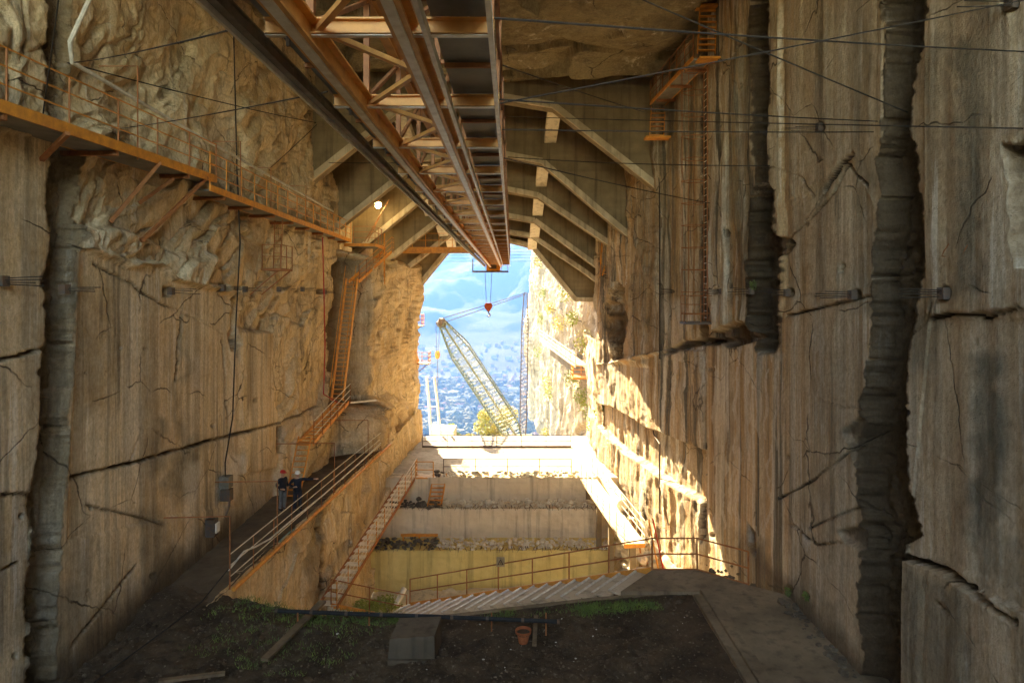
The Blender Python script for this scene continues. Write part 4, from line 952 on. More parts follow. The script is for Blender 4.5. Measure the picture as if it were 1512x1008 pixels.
# ---------------------------------------------------------------- steel cables across the hall
def cab(a, b, label, sag=.15, r=.014):
    a = Vector(a); b = Vector(b); pts = [a.lerp(b, t/12)-Vector((0,0,sag*4*(t/12)*(1-t/12))) for t in range(13)]
    one('steel_cable', MB().tube(pts, r, 5), M['cable'], label, 'cable', 'steel cables stayed across the hall')
def W(px, py, X): return PX(px, py, X)
cab((-.16,6.1,12.45), (9.05,11.4,14.0), 'nearly level cable from the crane bridge to the top right, nearest one', .03, .011)
cab((-2.3,6.1,12.4), W(105,93,-11.3), 'cable from the crane bridge to the pipe corner at the top left', .05, .010)
cab((-.16,8.67,12.4), W(1600,-18,9), 'cable rising from the crane bridge to the top right corner', .02, .010)
cab((-.16,8.67,12.45), W(1310,180,9.4), 'level cable from the crane bridge to the wide dark slot', .02, .012)
cab((-2.3,8.5,12.5), W(175,190,-11.4), 'level cable from the crane bridge to the rough left wall', .04, .011)
cab(P(880,-30,15), W(1340,166,9.3), 'thick cable falling from the ceiling to the right wall above the wide slot', .02, .018)
cab((-.16,10.9,12.6), W(1300,195,9.2), 'cable ending in the wide dark slot below the level one', .02, .012)
cab((-.16,13.2,12.6), W(1048,300,8.6), 'cable from the crane bridge to the caged ladder', .05, .014)
cab(W(100,93,-11.3), W(470,182,-10.9), 'cable falling along the rough left wall', .1, .02)
cab(W(470,182,-10.9), (-10.42,29.5,15.4), 'short stay from the rock corner down to the left catwalk', .02, .016)
cab(P(740,96,20), W(960,168,8), 'cable crossing the dark frame to the upper right stair', .05, .022)
cab(P(740,172,30), P(1512,190,11.9), 'cable along the right wall under the thick one', .02, .014)
cab(P(470,240,39), P(740,238,25), 'far level cable left of the crane bridge', .05, .02)
cab(P(750,232,30), W(1150,245,9), 'far cable crossing the concrete frames to the short slot', .1, .02)
cab(W(62,180,-11.0), P(92,-40,12.5), 'steel stay from the ceiling to the near catwalk', .0, .016)
for k in range(5):
    z = 13.9-.28*k; cab((-9,60,z), (9,60.5,z+.15), 'level wires strung across the bright top of the mouth', .1, .014)

# ---------------------------------------------------------------- lamps by the left frames
for k, (a, b, y, r) in enumerate(((558,304,45.5,.16),(561,336,49.5,.12))):
    p = P(a,b,y); l_ = empty('flood_lamp', tuple(p), ['brighter lit lamp under the left concrete frames', 'smaller lit lamp below the brighter one, above the landing'][k], 'lamp', 'lit lamps by the landing')
    MB().lump((p.x,p.y,p.z), r, 3+k, n=10).build('bulb', emis('lamp_glow'+str(k), (1.0,.80,.45), 14 if k == 0 else 9), l_, smooth=True)
    MB().box(p.x-.2,p.x+.2,p.y+.12,p.y+.2,p.z-.05,p.z+.25).build('reflector', M['galv'], l_)
    MB().tube([(p.x,p.y+.2,p.z+.2),(p.x-.2,p.y+.6,p.z+1.4)], .03, 5).build('bracket', M['rust'], l_)
# ---------------------------------------------------------------- things on the soil
M['block'] = conc_mat('dirty_concrete', (.15,.115,.075), (.09,.068,.045))
bl_ = empty('concrete_block', (-2.75,19.2,0), 'large square concrete block with a recess standing on the dark soil', 'block')
MB().hexa([(-3.38,18.5,-.2),(-2.1,18.6,-.2),(-2.0,19.9,-.2),(-3.3,19.9,-.2),(-3.33,18.56,.60),(-2.12,18.62,.64),(-2.06,19.8,.62),(-3.26,19.8,.58)]).build('block_body', M['block'], bl_)
MB().box(-3.36,-2.09,18.42,18.52,-.1,.08).build('base_lip', M['block'], bl_)
gp = empty('black_pipe', (-2.8,20.1,.3), 'long black plastic pipe lying across the soil behind the concrete block', 'pipe')
MB().tube([(-7.0,20.15,.62),(-4.8,20.1,.56),(-2.4,20.05,.5),(1.4,19.9,.42)], .06, 9).build('pipe_wall', plain('black_plastic',(.03,.03,.03),.8), gp)
for i in range(9):
    t_ = i/8; MB().tube([(-6.95+8.3*t_-.04,20.15-.25*t_,.62-.2*t_),(-6.95+8.3*t_+.04,20.15-.25*t_,.62-.2*t_)], .067, 9).build('clamp', M['dsteel'], gp)
for i, x in enumerate((-6.3,-4.2,-.6,1.0)):
    MB().tube([(x,20.07,.6),(x,20.07,-.1)], .025, 6).build('stake', M['rust'], gp)
pt = empty('flower_pot', (.32,19.3,.1), 'small terracotta pot on the soil in front of the black pipe', 'flower pot')
mb = MB(); c_ = Vector((.32,19.3,.12)); mb.tube([c_, c_+Vector((0,0,.28)), c_+Vector((0,0,.28)), c_+Vector((0,0,.36))], [.13,.19,.225,.23], 16, cap=False); mb.build('pot_wall', plain('terracotta',(.42,.13,.05),.8), pt, smooth=False)
MB().tube([c_+Vector((0,0,.24)), c_+Vector((0,0,.29))], .185, 14).build('pot_soil', M['soil'], pt)
M['wood'] = plain('old_timber', (.22,.15,.085), .85, c2=(.11,.075,.045), sc=3)
for k, (a, b, w_, lab) in enumerate((((-6.6,18.2,.22),(-5.9,21.3,.38),.22,'weathered timber plank lying on the soil under the left end of the black pipe'), ((.72,20.6,.25),(.62,19.0,.2),.12,'short timber stake lying beside the terracotta pot'),
        ((-8.9,17.2,.22),(-7.4,17.6,.2),.14,'dark timber offcut on the soil at the lower left'))):
    one('timber_plank', MB().beam(a, b, w_, .07), M['wood'], lab, 'plank', 'timber on the soil')
# stones and litter
def scatter(name, pts, mat, r0, r1, seed, kind='stuff', smooth=False, sq=(1,1,.7)):
    rr = random.Random(seed); mb = MB()
    for i, p in enumerate(pts):
        mb.lump(p, rr.uniform(r0, r1)*(1 if rr.random() > .1 else 1.7), seed*1000+i, (sq[0]*rr.uniform(.7,1.3), sq[1]*rr.uniform(.7,1.3), sq[2]), 6)
    o = mb.build(name, mat, smooth=smooth); return tag(o, kind=kind)
def soilpt(rr, x0=-9.5, x1=5.8, y0=13, ymax=None):
    x = rr.uniform(x0, x1); e = float(EDGE(x)); y = rr.uniform(y0, e-.1)
    return Vector((x, y, float(soil_z(np.array([x]), np.array([y]))[0])))
rr = random.Random(5)
scatter('gravel', [soilpt(rr) for _ in range(800)], plain('pebble',(.20,.15,.10),.9,sc=1,c2=(.08,.06,.04)), .015, .05, 5)
scatter('stone_chips', [soilpt(rr, -6, 5.8, 15) for _ in range(45)], plain('marble_chip',(.6,.56,.48),.8), .012, .035, 6)
scatter('soil_clods', [soilpt(rr) for _ in range(700)], M['soil'], .04, .13, 7)
# fallen stones along the foot of the walls
pts = [Vector((rr.uniform(8.5,8.95), rr.uniform(13,22), .14)) for _ in range(120)]+[Vector((rr.uniform(6.8,8.9), rr.uniform(23.6,27), -1.0+rr.uniform(-.6,.3))) for _ in range(160)]
scatter('rubble', pts, M['block'], .03, .13, 8)
pts = [Vector((rr.uniform(-11.3,-10.5), rr.uniform(15,21.5), .1)) for _ in range(120)]; scatter('rubble', pts, M['soil'], .05, .16, 9)
# rubble along the bench edges
M['rubble'] = plain('white_rubble', (.72,.68,.58), .85, c2=(.45,.38,.27), sc=2)
M['rubble_shade'] = plain('shaded_rubble', (.16,.14,.11), .9, c2=(.07,.06,.05), sc=2)
for z, y, x0, x1, n, dep in ((-5.5,41.2,-8.6,7,520,1.2),(-3.66,43.3,-8,6,420,.9),(-2.07,44.7,-5,4.4,200,.4)):
    pts = [Vector((rr.uniform(x0,x1), y+rr.uniform(0,dep), z+.34*rr.random()**1.5)) for _ in range(n)]
    scatter('rubble', [p for p in pts if p.x > -4.5], M['rubble'], .05, .15, int(z*-10)); scatter('rubble', [p for p in pts if p.x <= -4.5], M['rubble_shade'], .05, .15, int(z*-10)+1)  # left stones take a darker copy: shadow painted into their colour
# reinforcing bars sticking out along the bench edges
mb = MB()
for z, y, x0, x1 in ((-5.5,41.1,-8.5,6.5),(-3.66,43.2,-8,5.5)):
    x = x0
    while x < x1:
        mb.tube([(x,y+.25,z-.05),(x+rr.uniform(-.1,.1),y-.02,z+rr.uniform(.1,.3)),(x+rr.uniform(-.15,.15),y-.12,z+rr.uniform(-.1,.1))], .016, 4); x += rr.uniform(.12,.35)
tag(mb.build('wire_fringe', M['dsteel']), kind='stuff')
one('orange_trestle', MB().box(-6.9,-4.6,42.3,42.4,-5.1,-4.95).box(-6.8,-6.7,42.3,42.4,-5.5,-5.1).box(-4.8,-4.7,42.3,42.4,-5.5,-5.1).box(-5.8,-5.7,42.3,42.4,-5.5,-5.1), M['orange'], 'low orange trestle standing on the lower bench at its left end', 'trestle')
# mound with shrubs left of the main steps
T, S = np.meshgrid(np.linspace(0, 1, 60), np.linspace(0, 1, 60)); X = -8.9+6.2*T; Y = 31.9+4*S
gridmesh('soil_mound', X, Y, -5.2-2.9*S**1.5-1.6*sstep(.55,1,T)+.2*fbm(X*.8,Y*.8,401,3), M['soil'], smooth=True)['kind'] = 'structure'
one('timber_post', MB().tube([P(585,893,32.4),P(597,868,33)], .14, 9), M['concpale'], 'short pale round post leaning among the shrubs by the main steps', 'post')
scatter('boulders', [Vector((rr.uniform(-4.5,4.5), rr.uniform(36,40.5), -7.75)) for _ in range(70)], M['rubble'], .15, .55, 12)
scatter('boulders', [Vector((rr.uniform(6.2,8.6)-.0*i, rr.uniform(28,44), -5+rr.uniform(-1,1.2))) for i in range(260)], M['rubble'], .15, .5, 13)
T, S = np.meshgrid(np.linspace(0, 1, 60), np.linspace(0, 1, 120)); Y = 26+22*S; X = 5.6+3.6*T-.1*(Y-34)*sstep(34,46,Y)*0
Z = -7.5 + (4.6*T**.7) + .5*sstep(36,46,Y)+ .35*fbm(X*.9, Y*.9, 411, 4)
gridmesh('rock_slope', X, Y, Z, M['rough'], {k: 0*X for k in ('streak','wet','white','dirt_shade')})['kind'] = 'structure'

# ---------------------------------------------------------------- plants
def leafmat(name, c, c2):
    t = NT(name); f = t.noise((1,1,1), 2.2, 3, .6, lo=.35, hi=.65)
    t.out(t.mix(f, c, c2), .6); t.b.inputs['Transmission Weight'].default_value = 0; return t.m
M['leaf'] = leafmat('leaf_green', (.16,.22,.04), (.08,.12,.03)); M['yleaf'] = leafmat('leaf_autumn', (.50,.40,.07), (.34,.32,.07)); M['gleaf'] = leafmat('leaf_lime', (.33,.37,.06), (.20,.24,.05))
M['bark'] = plain('bark', (.12,.085,.055), .9)
def leaves(mb, c, r, n, sz, rr, sq=(1,1,1)):
    for _ in range(n):
        d = Vector((rr.gauss(0,1), rr.gauss(0,1), rr.gauss(0,1))).normalized()*r*rr.random()**.45
        p = Vector(c)+Vector((d.x*sq[0], d.y*sq[1], d.z*sq[2])); a = Vector((rr.gauss(0,1), rr.gauss(0,1), rr.gauss(0,1))).normalized(); b = a.cross(Vector((rr.gauss(0,1), rr.gauss(0,1), rr.gauss(0,1)))).normalized()
        s_ = sz*rr.uniform(.6,1.3); mb.add([p-a*s_, p+b*s_*.55, p+a*s_, p-b*s_*.55], [(0,1,2,3)])
def grass(name, pts, h, mat, rr, n=16, sp=.12):
    mb = MB()
    for p in pts:
        for _ in range(n):
            q = Vector(p)+Vector((rr.gauss(0,sp), rr.gauss(0,sp), -.02)); l = Vector((rr.gauss(0,.5), rr.gauss(0,.5), 1)).normalized()*h*rr.uniform(.4,1.1); w_ = Vector((rr.uniform(-1,1), rr.uniform(-1,1), 0)).normalized()*.012
            mb.add([q-w_, q+w_, q+l*.6+w_*.7+Vector((0,0,0)), q+l], [(0,1,2,3)])
    return tag(mb.build(name, mat), kind='stuff')
rr = random.Random(11)
def edgept(x0, x1, d0, d1):
    x = rr.uniform(x0, x1); y = float(EDGE(x))-rr.uniform(d0, d1); return (x, y, float(soil_z(np.array([x]), np.array([y]))[0])+.02)
grass('grass', [edgept(2.0,4.6,.35,.9) for _ in range(130)]+[edgept(-.7,0.1,.1,.4) for _ in range(14)]+[edgept(.2,2.6,.1,.6) for _ in range(10)], .13, M['leaf'], rr)
grass('grass', [edgept(-8.8,-3.4,-.1,.7) for _ in range(170)]+[edgept(-9.2,-4,.8,3.2) for _ in range(90)], .13, M['leaf'], rr)
for k, (x, y, z, r, lab) in enumerate(((-6.9,32.3,-4.85,.55,'leafy green bush left of the round post by the main steps'),(-6.0,32.5,-4.8,.6,'leafy green bush behind the round post by the main steps'),(-4.6,33.2,-5.5,.6,'low green bush right of the round post, behind the step railing'),(-3.5,33.6,-6.1,.55,'rightmost low green bush behind the step railing'))):
    e_ = empty('bush', (x,y,z-.4), lab, 'bush', 'bushes by the foot of the main steps'); mb = MB(); leaves(mb, (x,y,z), r, 900, .06, rr, (1.3,1,.6)); mb.build('foliage', M['gleaf'], e_)
    mb = MB()
    for _ in range(5): mb.tube([(x,y,z-.5),(x+rr.uniform(-.4,.4),y+rr.uniform(-.3,.3),z+.1)], [.02,.008], 5)
    mb.build('stem', M['bark'], e_)
for k, (a, b, x, r, lab) in enumerate(((1112,420,8.75,.22,'small green tuft growing by the rock anchor next to the short slot'),(1163,873,8.95,.17,'small dark fern low on the right wall, left of its twin'),(1190,880,8.95,.15,'small dark fern low on the right wall, right of its twin'))):
    p = PX(a,b,x); e_ = empty('wall_plant', tuple(p), lab, 'plant'); mb = MB(); leaves(mb, p, r, 110, .04, rr, (.5,1.2,1)); mb.build('foliage', M['leaf'], e_); MB().tube([p+Vector((.2,0,0)), p], .012, 5).build('stem', M['bark'], e_)
# yellow shrubs clinging to the sunlit cliff
CP = [(798,385,100),(790,420,104),(803,432,98),(812,455,92),(838,430,80),(845,470,76),(826,478,84),(799,470,100),(862,505,62),(808,565,92),(812,580,90),(870,600,58),(880,625,56),(893,605,54),(796,520,102),(805,640,92),(845,560,72),(858,585,64)]
for k, (a, b, y) in enumerate(CP):
    xx = float(np.interp(y, [52,60,75,100,125], [7.9,7.6,6.6,5.2,3.4]))-.9
    y = min(F*xx/(a-756), 118); p = P(a,b,y); e_ = empty('cliff_shrub', tuple(p), 'yellow green shrub clinging to the sunlit cliff outside', 'shrub', 'shrubs on the sunlit cliff')
    mb = MB(); leaves(mb, p, rr.uniform(.6,1.1), 260, .11, rr, (1,1,1.2)); mb.build('foliage', M['gleaf'] if k % 3 else M['yleaf'], e_)
    MB().tube([p+Vector((.9,0,-.3)), p], [.05,.02], 5).build('stem', M['bark'], e_)
def tree(x, y, z, h, r, lab, mat, seed, n=6500):
    rr = random.Random(seed); e_ = empty('broadleaf_tree', (x,y,z), lab, 'tree', 'autumn trees beyond the terrace')
    mb = MB(); top = Vector((x,y,z+h*.6)); mb.tube([(x,y,z),(x+.1,y,z+h*.3),top], [.22,.17,.1], 8); cs = []
    for i in range(9):
        a = rr.uniform(0,6.28); q = Vector((x+math.cos(a)*r*rr.uniform(.3,.75), y+math.sin(a)*r*.6, z+h*rr.uniform(.5,.98))); cs.append(q); mb.tube([(x,y,z+h*rr.uniform(.25,.5)), q], [.07,.02], 5)
    mb.build('trunk', M['bark'], e_); mb = MB()
    for q in cs: leaves(mb, q, r*rr.uniform(.34,.55), n//9, .16, rr, (1,1,.8))
    mb.build('crown', mat, e_)
def GZ(x, y): return float(hz(np.array([float(x)]), np.array([float(y)]))[0])
for k, (a, b, y, h, r, lab, m_) in enumerate(((733,608,96,8,3.2,'largest yellow autumn tree beyond the terrace, left of the derrick foot','yleaf'),(706,640,98,5,2.2,'low orange yellow tree left of the largest autumn tree','yleaf'),(659,630,98,5,1.7,'small yellow green tree near the left rock, beyond the terrace','gleaf'),(672,642,94,4,1.5,'low green tree between the left rock and the white roof','leaf'))):
    p = P(a,b,y); g = GZ(p.x,y); hh = p.z-g; tree(p.x, y, g, hh, r, lab, M[m_], 60+k)

# ---------------------------------------------------------------- outside: yard, derrick, roofs, town
wr = empty('white_roof', (0,66,-6), 'bright white sagging roof of a shed beyond the terrace', 'shed roof')
MB().add([P(640,652,66),P(700,662,64),P(752,646,66),P(775,668,60),P(690,690,58),P(630,680,60)], [(0,1,4,5),(1,2,3,4)]).build('roof_sheet', M['wpipe'], wr)
MB().beam(P(700,661,64)-Vector((0,0,.15)),P(752,645,66)-Vector((0,0,.15)),.2,.2).build('ridge', M['dsteel'], wr)
for q in (P(642,656,65.8),P(750,650,65.8),P(700,668,63.8)): MB().tube([q,(q.x,q.y,-7.6)],.1,6).build('pole', M['dsteel'], wr)
for k, (a, y, s_) in enumerate(((640,60,.9),(668,62,.7),(800,59,.8),(826,61,.9),(655,69,1.2))):
    x = (a-756)/F*y; o = empty('marble_block', (x,y,-6.9), ['white quarried block by the left rock','small white quarried block beside the white roof','pale quarried block near the foot of the cliff','pale quarried block nearest the cliff','large white quarried block behind the white roof'][k], 'stone block', 'quarried blocks in the yard')
    mb = MB(); rr2 = random.Random(k); z0 = -7.52; h_ = 2.7+s_
    mb.hexa([(x-s_+rr2.uniform(-.1,.1),y-s_,z0),(x+s_,y-s_+rr2.uniform(-.1,.1),z0),(x+s_,y+s_,z0),(x-s_,y+s_,z0),(x-s_*.95,y-s_*.95,z0+h_),(x+s_*.9,y-s_*.95,z0+h_*.96),(x+s_,y+s_,z0+h_),(x-s_,y+s_,z0+h_*1.03)]); mb.build('block_body', M['rubble'], o)
# derrick
def lattice(th, a, b, w0, wm, w1, n, m, name, rc=.06, rb=.03):
    a = Vector(a); b = Vector(b); d = (b-a).normalized(); s_ = d.cross(Vector((0,1,0))).normalized(); u = s_.cross(d).normalized()
    def wd(t): return w0+(wm-w0)*min(t/.15,1) if t < .5 else w1+(wm-w1)*min((1-t)/.22,1)
    cs = [(-1,-1),(1,-1),(1,1),(-1,1)]
    P_ = [[a.lerp(b, i/n)+(s_*c[0]+u*c[1])*wd(i/n)/2 for c in cs] for i in range(n+1)]
    for k in range(4): MB().tube([P_[i][k] for i in range(n+1)], rc, 5).build(name+'_chord', m, th)
    mb = MB()
    for i in range(n):
        for k in range(4):
            j = (k+1) % 4
            mb.beam(P_[i][k], P_[i+1][j], rb, rb); mb.beam(P_[i+1][k], P_[i+1][j], rb, rb)
            if i % 2: mb.beam(P_[i][j], P_[i+1][k], rb, rb)
    mb.build(name+'_lacing', m, th)
dk = empty('derrick', tuple(P(770,650,74)), 'tall green lattice derrick with slanting boom and slim mast outside the mouth', 'derrick crane')
bt, bb, mt_ = P(652,476,70), P(768,652,74), P(776,432,78)
lattice(dk, bb, bt, .5, 2.1, .7, 34, M['green'], 'boom', .07, .045)
MB().beam(bb, bt, .16, .16).build('boom_spine', plain('crane_yellow',(.30,.28,.12),.5), dk)
lattice(dk, P(772,655,78), mt_, .5, .75, .35, 40, M['dsteel'], 'mast', .05, .03)
MB().lump(bt, .55, 4, n=9).build('boom_head', M['dsteel'], dk)
for o_ in (0, .5): MB().tube([bt+Vector((0,0,o_-.1)), mt_+Vector((0,0,o_*.3-.2))], .035, 5).build('stay', M['dsteel'], dk)
p = bt+Vector((-.4,0,0))
for o_ in (-.18,.18): MB().tube([p+Vector((o_,0,0)), p+Vector((o_*.6,0,-3.0))], .025, 5).build('rope', M['dsteel'], dk)
MB().lump(p+Vector((0,0,-3.3)), .45, 8, (.8,.6,1.2)).build('hook_block', M['orange'], dk)
MB().tube([p+Vector((0,0,-3.7)), p+Vector((0,0,-6.5))], .03, 5).build('hook_chain', M['dsteel'], dk)
MB().box(bb.x-1,bb.x+1.4,73,79,-7.55,bb.z-.2).build('base', M['conc'], dk)

# town in the valley: one house built with its parts, then copied
rr = random.Random(21)
mats_w = [plain('house_cream',(.70,.64,.52),.8), plain('house_white',(.78,.76,.72),.8), plain('house_pink',(.62,.45,.34),.8)]
mats_r = [plain('roof_tile',(.42,.18,.10),.8), plain('roof_grey',(.30,.28,.26),.8)]
protos = []
for k in range(5):
    wx, wy, h_ = ((11,9,7),(16,10,9),(9,9,12),(22,12,10),(13,10,6))[k]
    e_ = bpy.data.objects.new('town_house', None); COL.objects.link(e_)
    MB().box(-wx/2,wx/2,-wy/2,wy/2,-6,h_).build('wall', mats_w[k % 3], e_)
    mb = MB(); mb.add([(-wx/2-.6,-wy/2-.6,h_),(wx/2+.6,-wy/2-.6,h_),(wx/2+.6,wy/2+.6,h_),(-wx/2-.6,wy/2+.6,h_),(-wx/2+2,0,h_+2.6),(wx/2-2,0,h_+2.6)], [(0,1,5,4),(1,2,5),(2,3,4,5),(3,0,4),(3,2,1,0)]); mb.build('roof', mats_r[k % 2], e_)
    mb = MB()
    for i in range(int(wx/3)):
        for j in range(int(h_/3)):
            x = -wx/2+1.5+i*3; z = 1.2+j*3; mb.box(x-.5,x+.5,-wy/2-.06,-wy/2-.01,z,z+1.4)
    mb.build('windows', M['dsteel'], e_); protos.append(e_)
houses = []; used = [0]*5; tries = 0
while len(houses) < 260 and tries < 9000:
    tries += 1
    y = rr.uniform(1, 1)*(900+1700*rr.random()**.8); px_ = rr.uniform(600, 800); x = (px_-756)/F*y
    if any(abs(x-a)+abs(y-b)*.35 < 13 for a, b in houses): continue
    z = GZ(x, y); py_ = 432-F*(z-EYE)/y
    if py_ > 664 or py_ < 505 or (py_ < 560 and rr.random() < .5): continue
    k = rr.randrange(5); lab = ['cream cottage with a red tiled roof','white block with a grey roof','narrow pink tower house with a red roof','long cream building with a grey roof','low white house with a red tiled roof'][k]+' in the hazy valley town'
    if used[k] == 0:
        o = protos[k]
    else:
        o = protos[k].copy(); COL.objects.link(o)
        for ch in protos[k].children: c = ch.copy(); COL.objects.link(c); c.parent = o
    used[k] += 1; o.location = (x, y, z-1); o.rotation_euler.z = rr.uniform(-.6,.6); s_ = rr.uniform(.7,1.15); o.scale = (s_, s_, s_)
    tag(o, lab, 'house', 'houses of the town in the valley'); houses.append((x, y))
# woods between the houses, read as one mass
mb = MB()
for i in range(1300):
    y = 700+1000*rr.random(); x = (rr.uniform(590,810)-756)/F*y; z = GZ(x, y); r = rr.uniform(4,10); mb.lump((x,y,z+r*.6), r, i, (1,1,.9), 6)
t = NT('valley_trees'); M['vt'] = t.out(t.mix(t.noise((1,1,1), .02, 4, .6, lo=.4, hi=.6), (.04,.06,.02), (.14,.11,.03)), .9)
tag(mb.build('woodland', M['vt']), kind='stuff')
# ---------------------------------------------------------------- the two workers
def skinned(name, verts, edges, rad, mat, parent, root=0, sub=2, loc=None):
    me = bpy.data.meshes.new(name); me.from_pydata([tuple(v) for v in verts], edges, [])
    o = bpy.data.objects.new(name, me); COL.objects.link(o); me.materials.append(mat)
    if parent: o.parent = parent
    sk = o.modifiers.new('skin', 'SKIN')
    for i, v in enumerate(me.skin_vertices[0].data):
        r = rad[i]; v.radius = r if isinstance(r, tuple) else (r, r); v.use_root = (i == root)
    sk.use_smooth_shade = True; sk.branch_smoothing = .3
    s_ = o.modifiers.new('sub', 'SUBSURF'); s_.levels = sub; s_.render_levels = sub
    return o
M['skin'] = plain('skin', (.48,.27,.17), .6, var=.05); M['jacket'] = plain('dark_jacket', (.022,.022,.03), .8); M['jeans'] = plain('grey_trousers', (.17,.17,.165), .85)
M['trd'] = plain('dark_trousers', (.035,.035,.045), .85); M['boot'] = plain('boots', (.04,.03,.025), .7); M['hred'] = plain('red_helmet', (.55,.03,.02), .35, var=.05); M['hwh'] = plain('white_helmet', (.8,.78,.74), .35, var=.03); M['hivis'] = plain('pale_stripe', (.62,.60,.50), .5)
def person(loc, rz, label, helmet, trm, pose):
    root = empty('person', loc, label, 'person'); root.rotation_euler.z = rz; H_ = 1.74
    J = pose
    V = [(0,0,.93),(0,0,1.05),(0,.0,1.22),(0,0,1.40),(0,.0,1.49),(0,-.02,1.60),(0,-.02,1.66)]
    R = [(.15,.11),(.14,.10),(.16,.11),(.15,.10),.055,.085,.07]
    Ed = [(0,1),(1,2),(2,3),(3,4),(4,5),(5,6)]
    def chain(start, pts, rs):
        k = start
        for p, r in zip(pts, rs): V.append(p); R.append(r); Ed.append((k, len(V)-1)); k = len(V)-1
        return k
    for sx, key in ((-1,'R'),(1,'L')):
        hand = chain(3, [(sx*.17,0,1.41), J['el'+key], J['wr'+key], J['ha'+key]], [.062,.044,.032,.034])
        hp = Vector(J['ha'+key]); dr_ = (hp-Vector(J['wr'+key])).normalized(); sd = dr_.cross(Vector((0,1,.2))).normalized()
        for q in range(4):
            o_ = sd*(q-1.5)*.019; l_ = (.065,.075,.07,.055)[q]; chain(hand, [tuple(hp+o_+dr_*.03), tuple(hp+o_+dr_*(.03+l_*.6)+Vector((0,-.006,0))), tuple(hp+o_+dr_*(.03+l_)+Vector((0,-.015,0)))], [.010,.009,.008])
        chain(hand, [tuple(hp-dr_*.02+sd*.03*-sx), tuple(hp+dr_*.025+sd*.05*-sx)], [.012,.010])
        chain(0, [(sx*.095,0,.88), J['kn'+key], J['an'+key], (J['an'+key][0]+sx*.015, J['an'+key][1]-.15, .035)], [.088,.058,.042,.036])
    skinned('body', V, Ed, R, M['skin'], root)
    # clothing follows the same joints, a little wider
    v = [(0,0,.80),(0,0,.98),(0,0,1.22),(0,0,1.40),(0,0,1.47)]; r = [(.20,.16),(.195,.155),(.19,.14),(.165,.115),(.075,.07)]; e = [(0,1),(1,2),(2,3),(3,4)]
    for sx, key in ((-1,'R'),(1,'L')):
        n = len(v); v += [(sx*.185,0,1.40), J['el'+key], tuple(Vector(J['el'+key]).lerp(Vector(J['wr'+key]), .93))]; r += [.082,.062,.05]; e += [(3,n),(n,n+1),(n+1,n+2)]
    skinned('jacket', v, e, r, M['jacket'], root)
    v = [(0,0,1.0)]; r = [(.18,.145)]; e = []
    for sx, key in ((-1,'R'),(1,'L')):
        n = len(v); a = J['an'+key]; v += [(sx*.10,0,.84), J['kn'+key], (a[0],a[1],.07)]; r += [.115,.085,.078]; e += [(0,n),(n,n+1),(n+1,n+2)]
    skinned('trousers', v, e, r, trm, root)
    for sx, key in ((-1,'R'),(1,'L')):
        a = J['an'+key]; skinned('boot', [(a[0],a[1]+.03,.14),(a[0],a[1]+.03,.05),(a[0]+sx*.01,a[1]-.08,.045),(a[0]+sx*.02,a[1]-.18,.035)], [(0,1),(1,2),(2,3)], [.07,.068,.062,.055], M['boot'], root)
    # face: nose, brow and ears sit on the head
    for nm, vv, rr_ in (('nose', [(0,-.095,1.655),(0,-.125,1.625)], [.010,.016]), ('ear', [(-.083,-.01,1.65),(-.088,-.01,1.615)], [.014,.010]), ('ear', [(.083,-.01,1.65),(.088,-.01,1.615)], [.014,.010])):
        skinned(nm, vv, [(0,1)], rr_, M['skin'], root, sub=1)
    mb = MB()
    for sx in (-1,1): mb.lump((sx*.032,-.094,1.652), .011, 2, n=8)
    mb.build('eyes', M['dsteel'], root).location = (0,0,0)
    mb = MB(); mb.tube([(-.028,-.098,1.58),(0,-.103,1.577),(.028,-.098,1.58)], .007, 5); mb.build('mouth', plain('lips',(.35,.13,.10),.6), root)
    n = 18; vs_ = []; fs_ = []; m_ = 7
    for i in range(m_+1):
        th = math.pi/2*i/m_
        for k in range(n):
            ph = 2*math.pi*k/n; rx, ry = .118, .142
            vs_.append((math.cos(th)*math.cos(ph)*rx, -.015+math.cos(th)*math.sin(ph)*ry, 1.685+math.sin(th)*.12))
    for i in range(m_):
        for k in range(n): fs_.append((i*n+k, i*n+(k+1)%n, (i+1)*n+(k+1)%n, (i+1)*n+k))
    mb = MB(); mb.add(vs_, fs_)
    br = [( .125*math.cos(2*math.pi*k/n), -.02+(.15+(.05 if math.sin(2*math.pi*k/n) < -.5 else 0))*math.sin(2*math.pi*k/n)) for k in range(n)]
    mb.add([(a,b,1.675) for a, b in br]+[(a,b,1.69) for a, b in br], [tuple(range(n))[::-1], tuple(range(n,2*n))]+[(k,(k+1)%n,(k+1)%n+n,k+n) for k in range(n)])
    hm = mb.build('helmet', helmet, root, smooth=False)
    for ch in root.children:
        if ch.name.startswith(('eyes','mouth','helmet')): # built in local coordinates
            for vv in ch.data.vertices: vv.co += Vector(loc)
    return root
base = dict(knR=(-.11,-.02,.48), anR=(-.12,.03,.09), knL=(.11,-.02,.48), anL=(.13,.03,.09))
p1 = person((-10.28,30.6,.27), math.radians(62), 'worker in a red helmet, dark jacket and grey trousers, hands in front', M['hred'], M['jeans'],
    dict(base, elR=(-.30,.07,1.15), wrR=(-.21,-.12,.99), haR=(-.16,-.17,.98), elL=(.30,.07,1.15), wrL=(.21,-.12,.99), haL=(.16,-.17,.98)))
p2 = person((-9.58,30.5,.27), math.radians(20), 'worker in a white helmet and dark clothes, pointing to the right with one arm', M['hwh'], M['trd'],
    dict(base, elR=(-.36,.02,1.20), wrR=(-.17,-.16,1.10), haR=(-.11,-.20,1.12), elL=(.46,-.02,1.36), wrL=(.72,-.06,1.37), haL=(.80,-.07,1.37)))
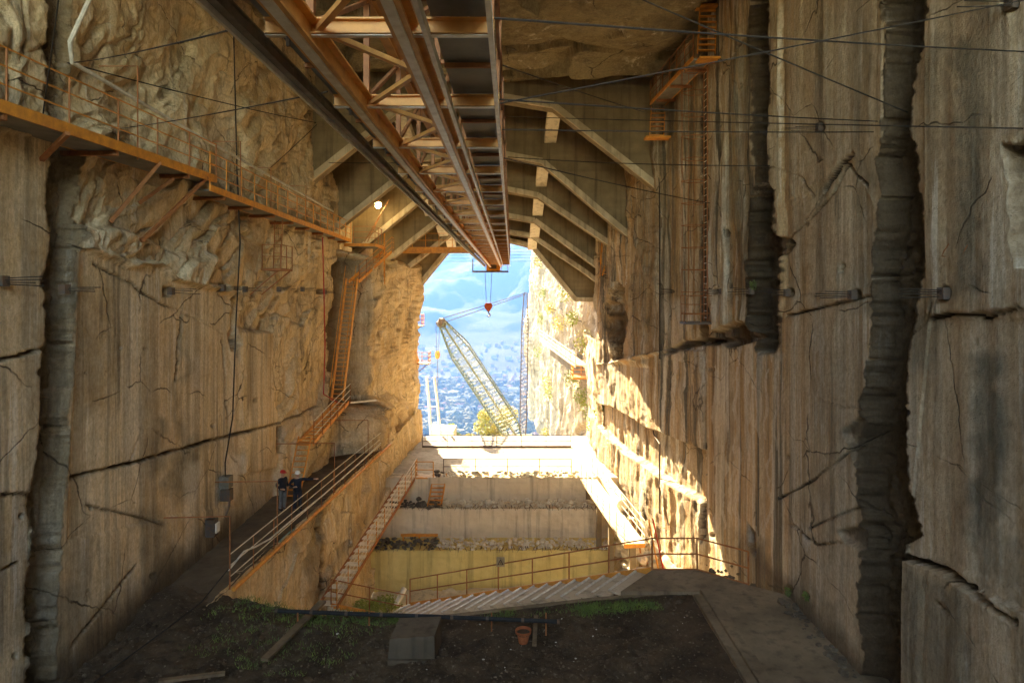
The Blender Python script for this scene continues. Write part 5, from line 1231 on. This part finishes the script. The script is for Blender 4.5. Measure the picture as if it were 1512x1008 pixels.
# air of the valley
t = NT('air'); t.t.nodes.remove(t.b)
pv = t.n('ShaderNodeVolumePrincipled'); pv.inputs['Density'].default_value = .00055
pv.inputs['Color'].default_value = (.036, .098, .265, 1); pv.inputs['Anisotropy'].default_value = .35
t.l(pv.outputs[0], t.t.nodes['Material Output'].inputs['Volume'])
mb = MB(); mb.box(-4300, 4300, -75, 4900, -330, 900); o = mb.build('haze', t.m); o['kind'] = 'stuff'
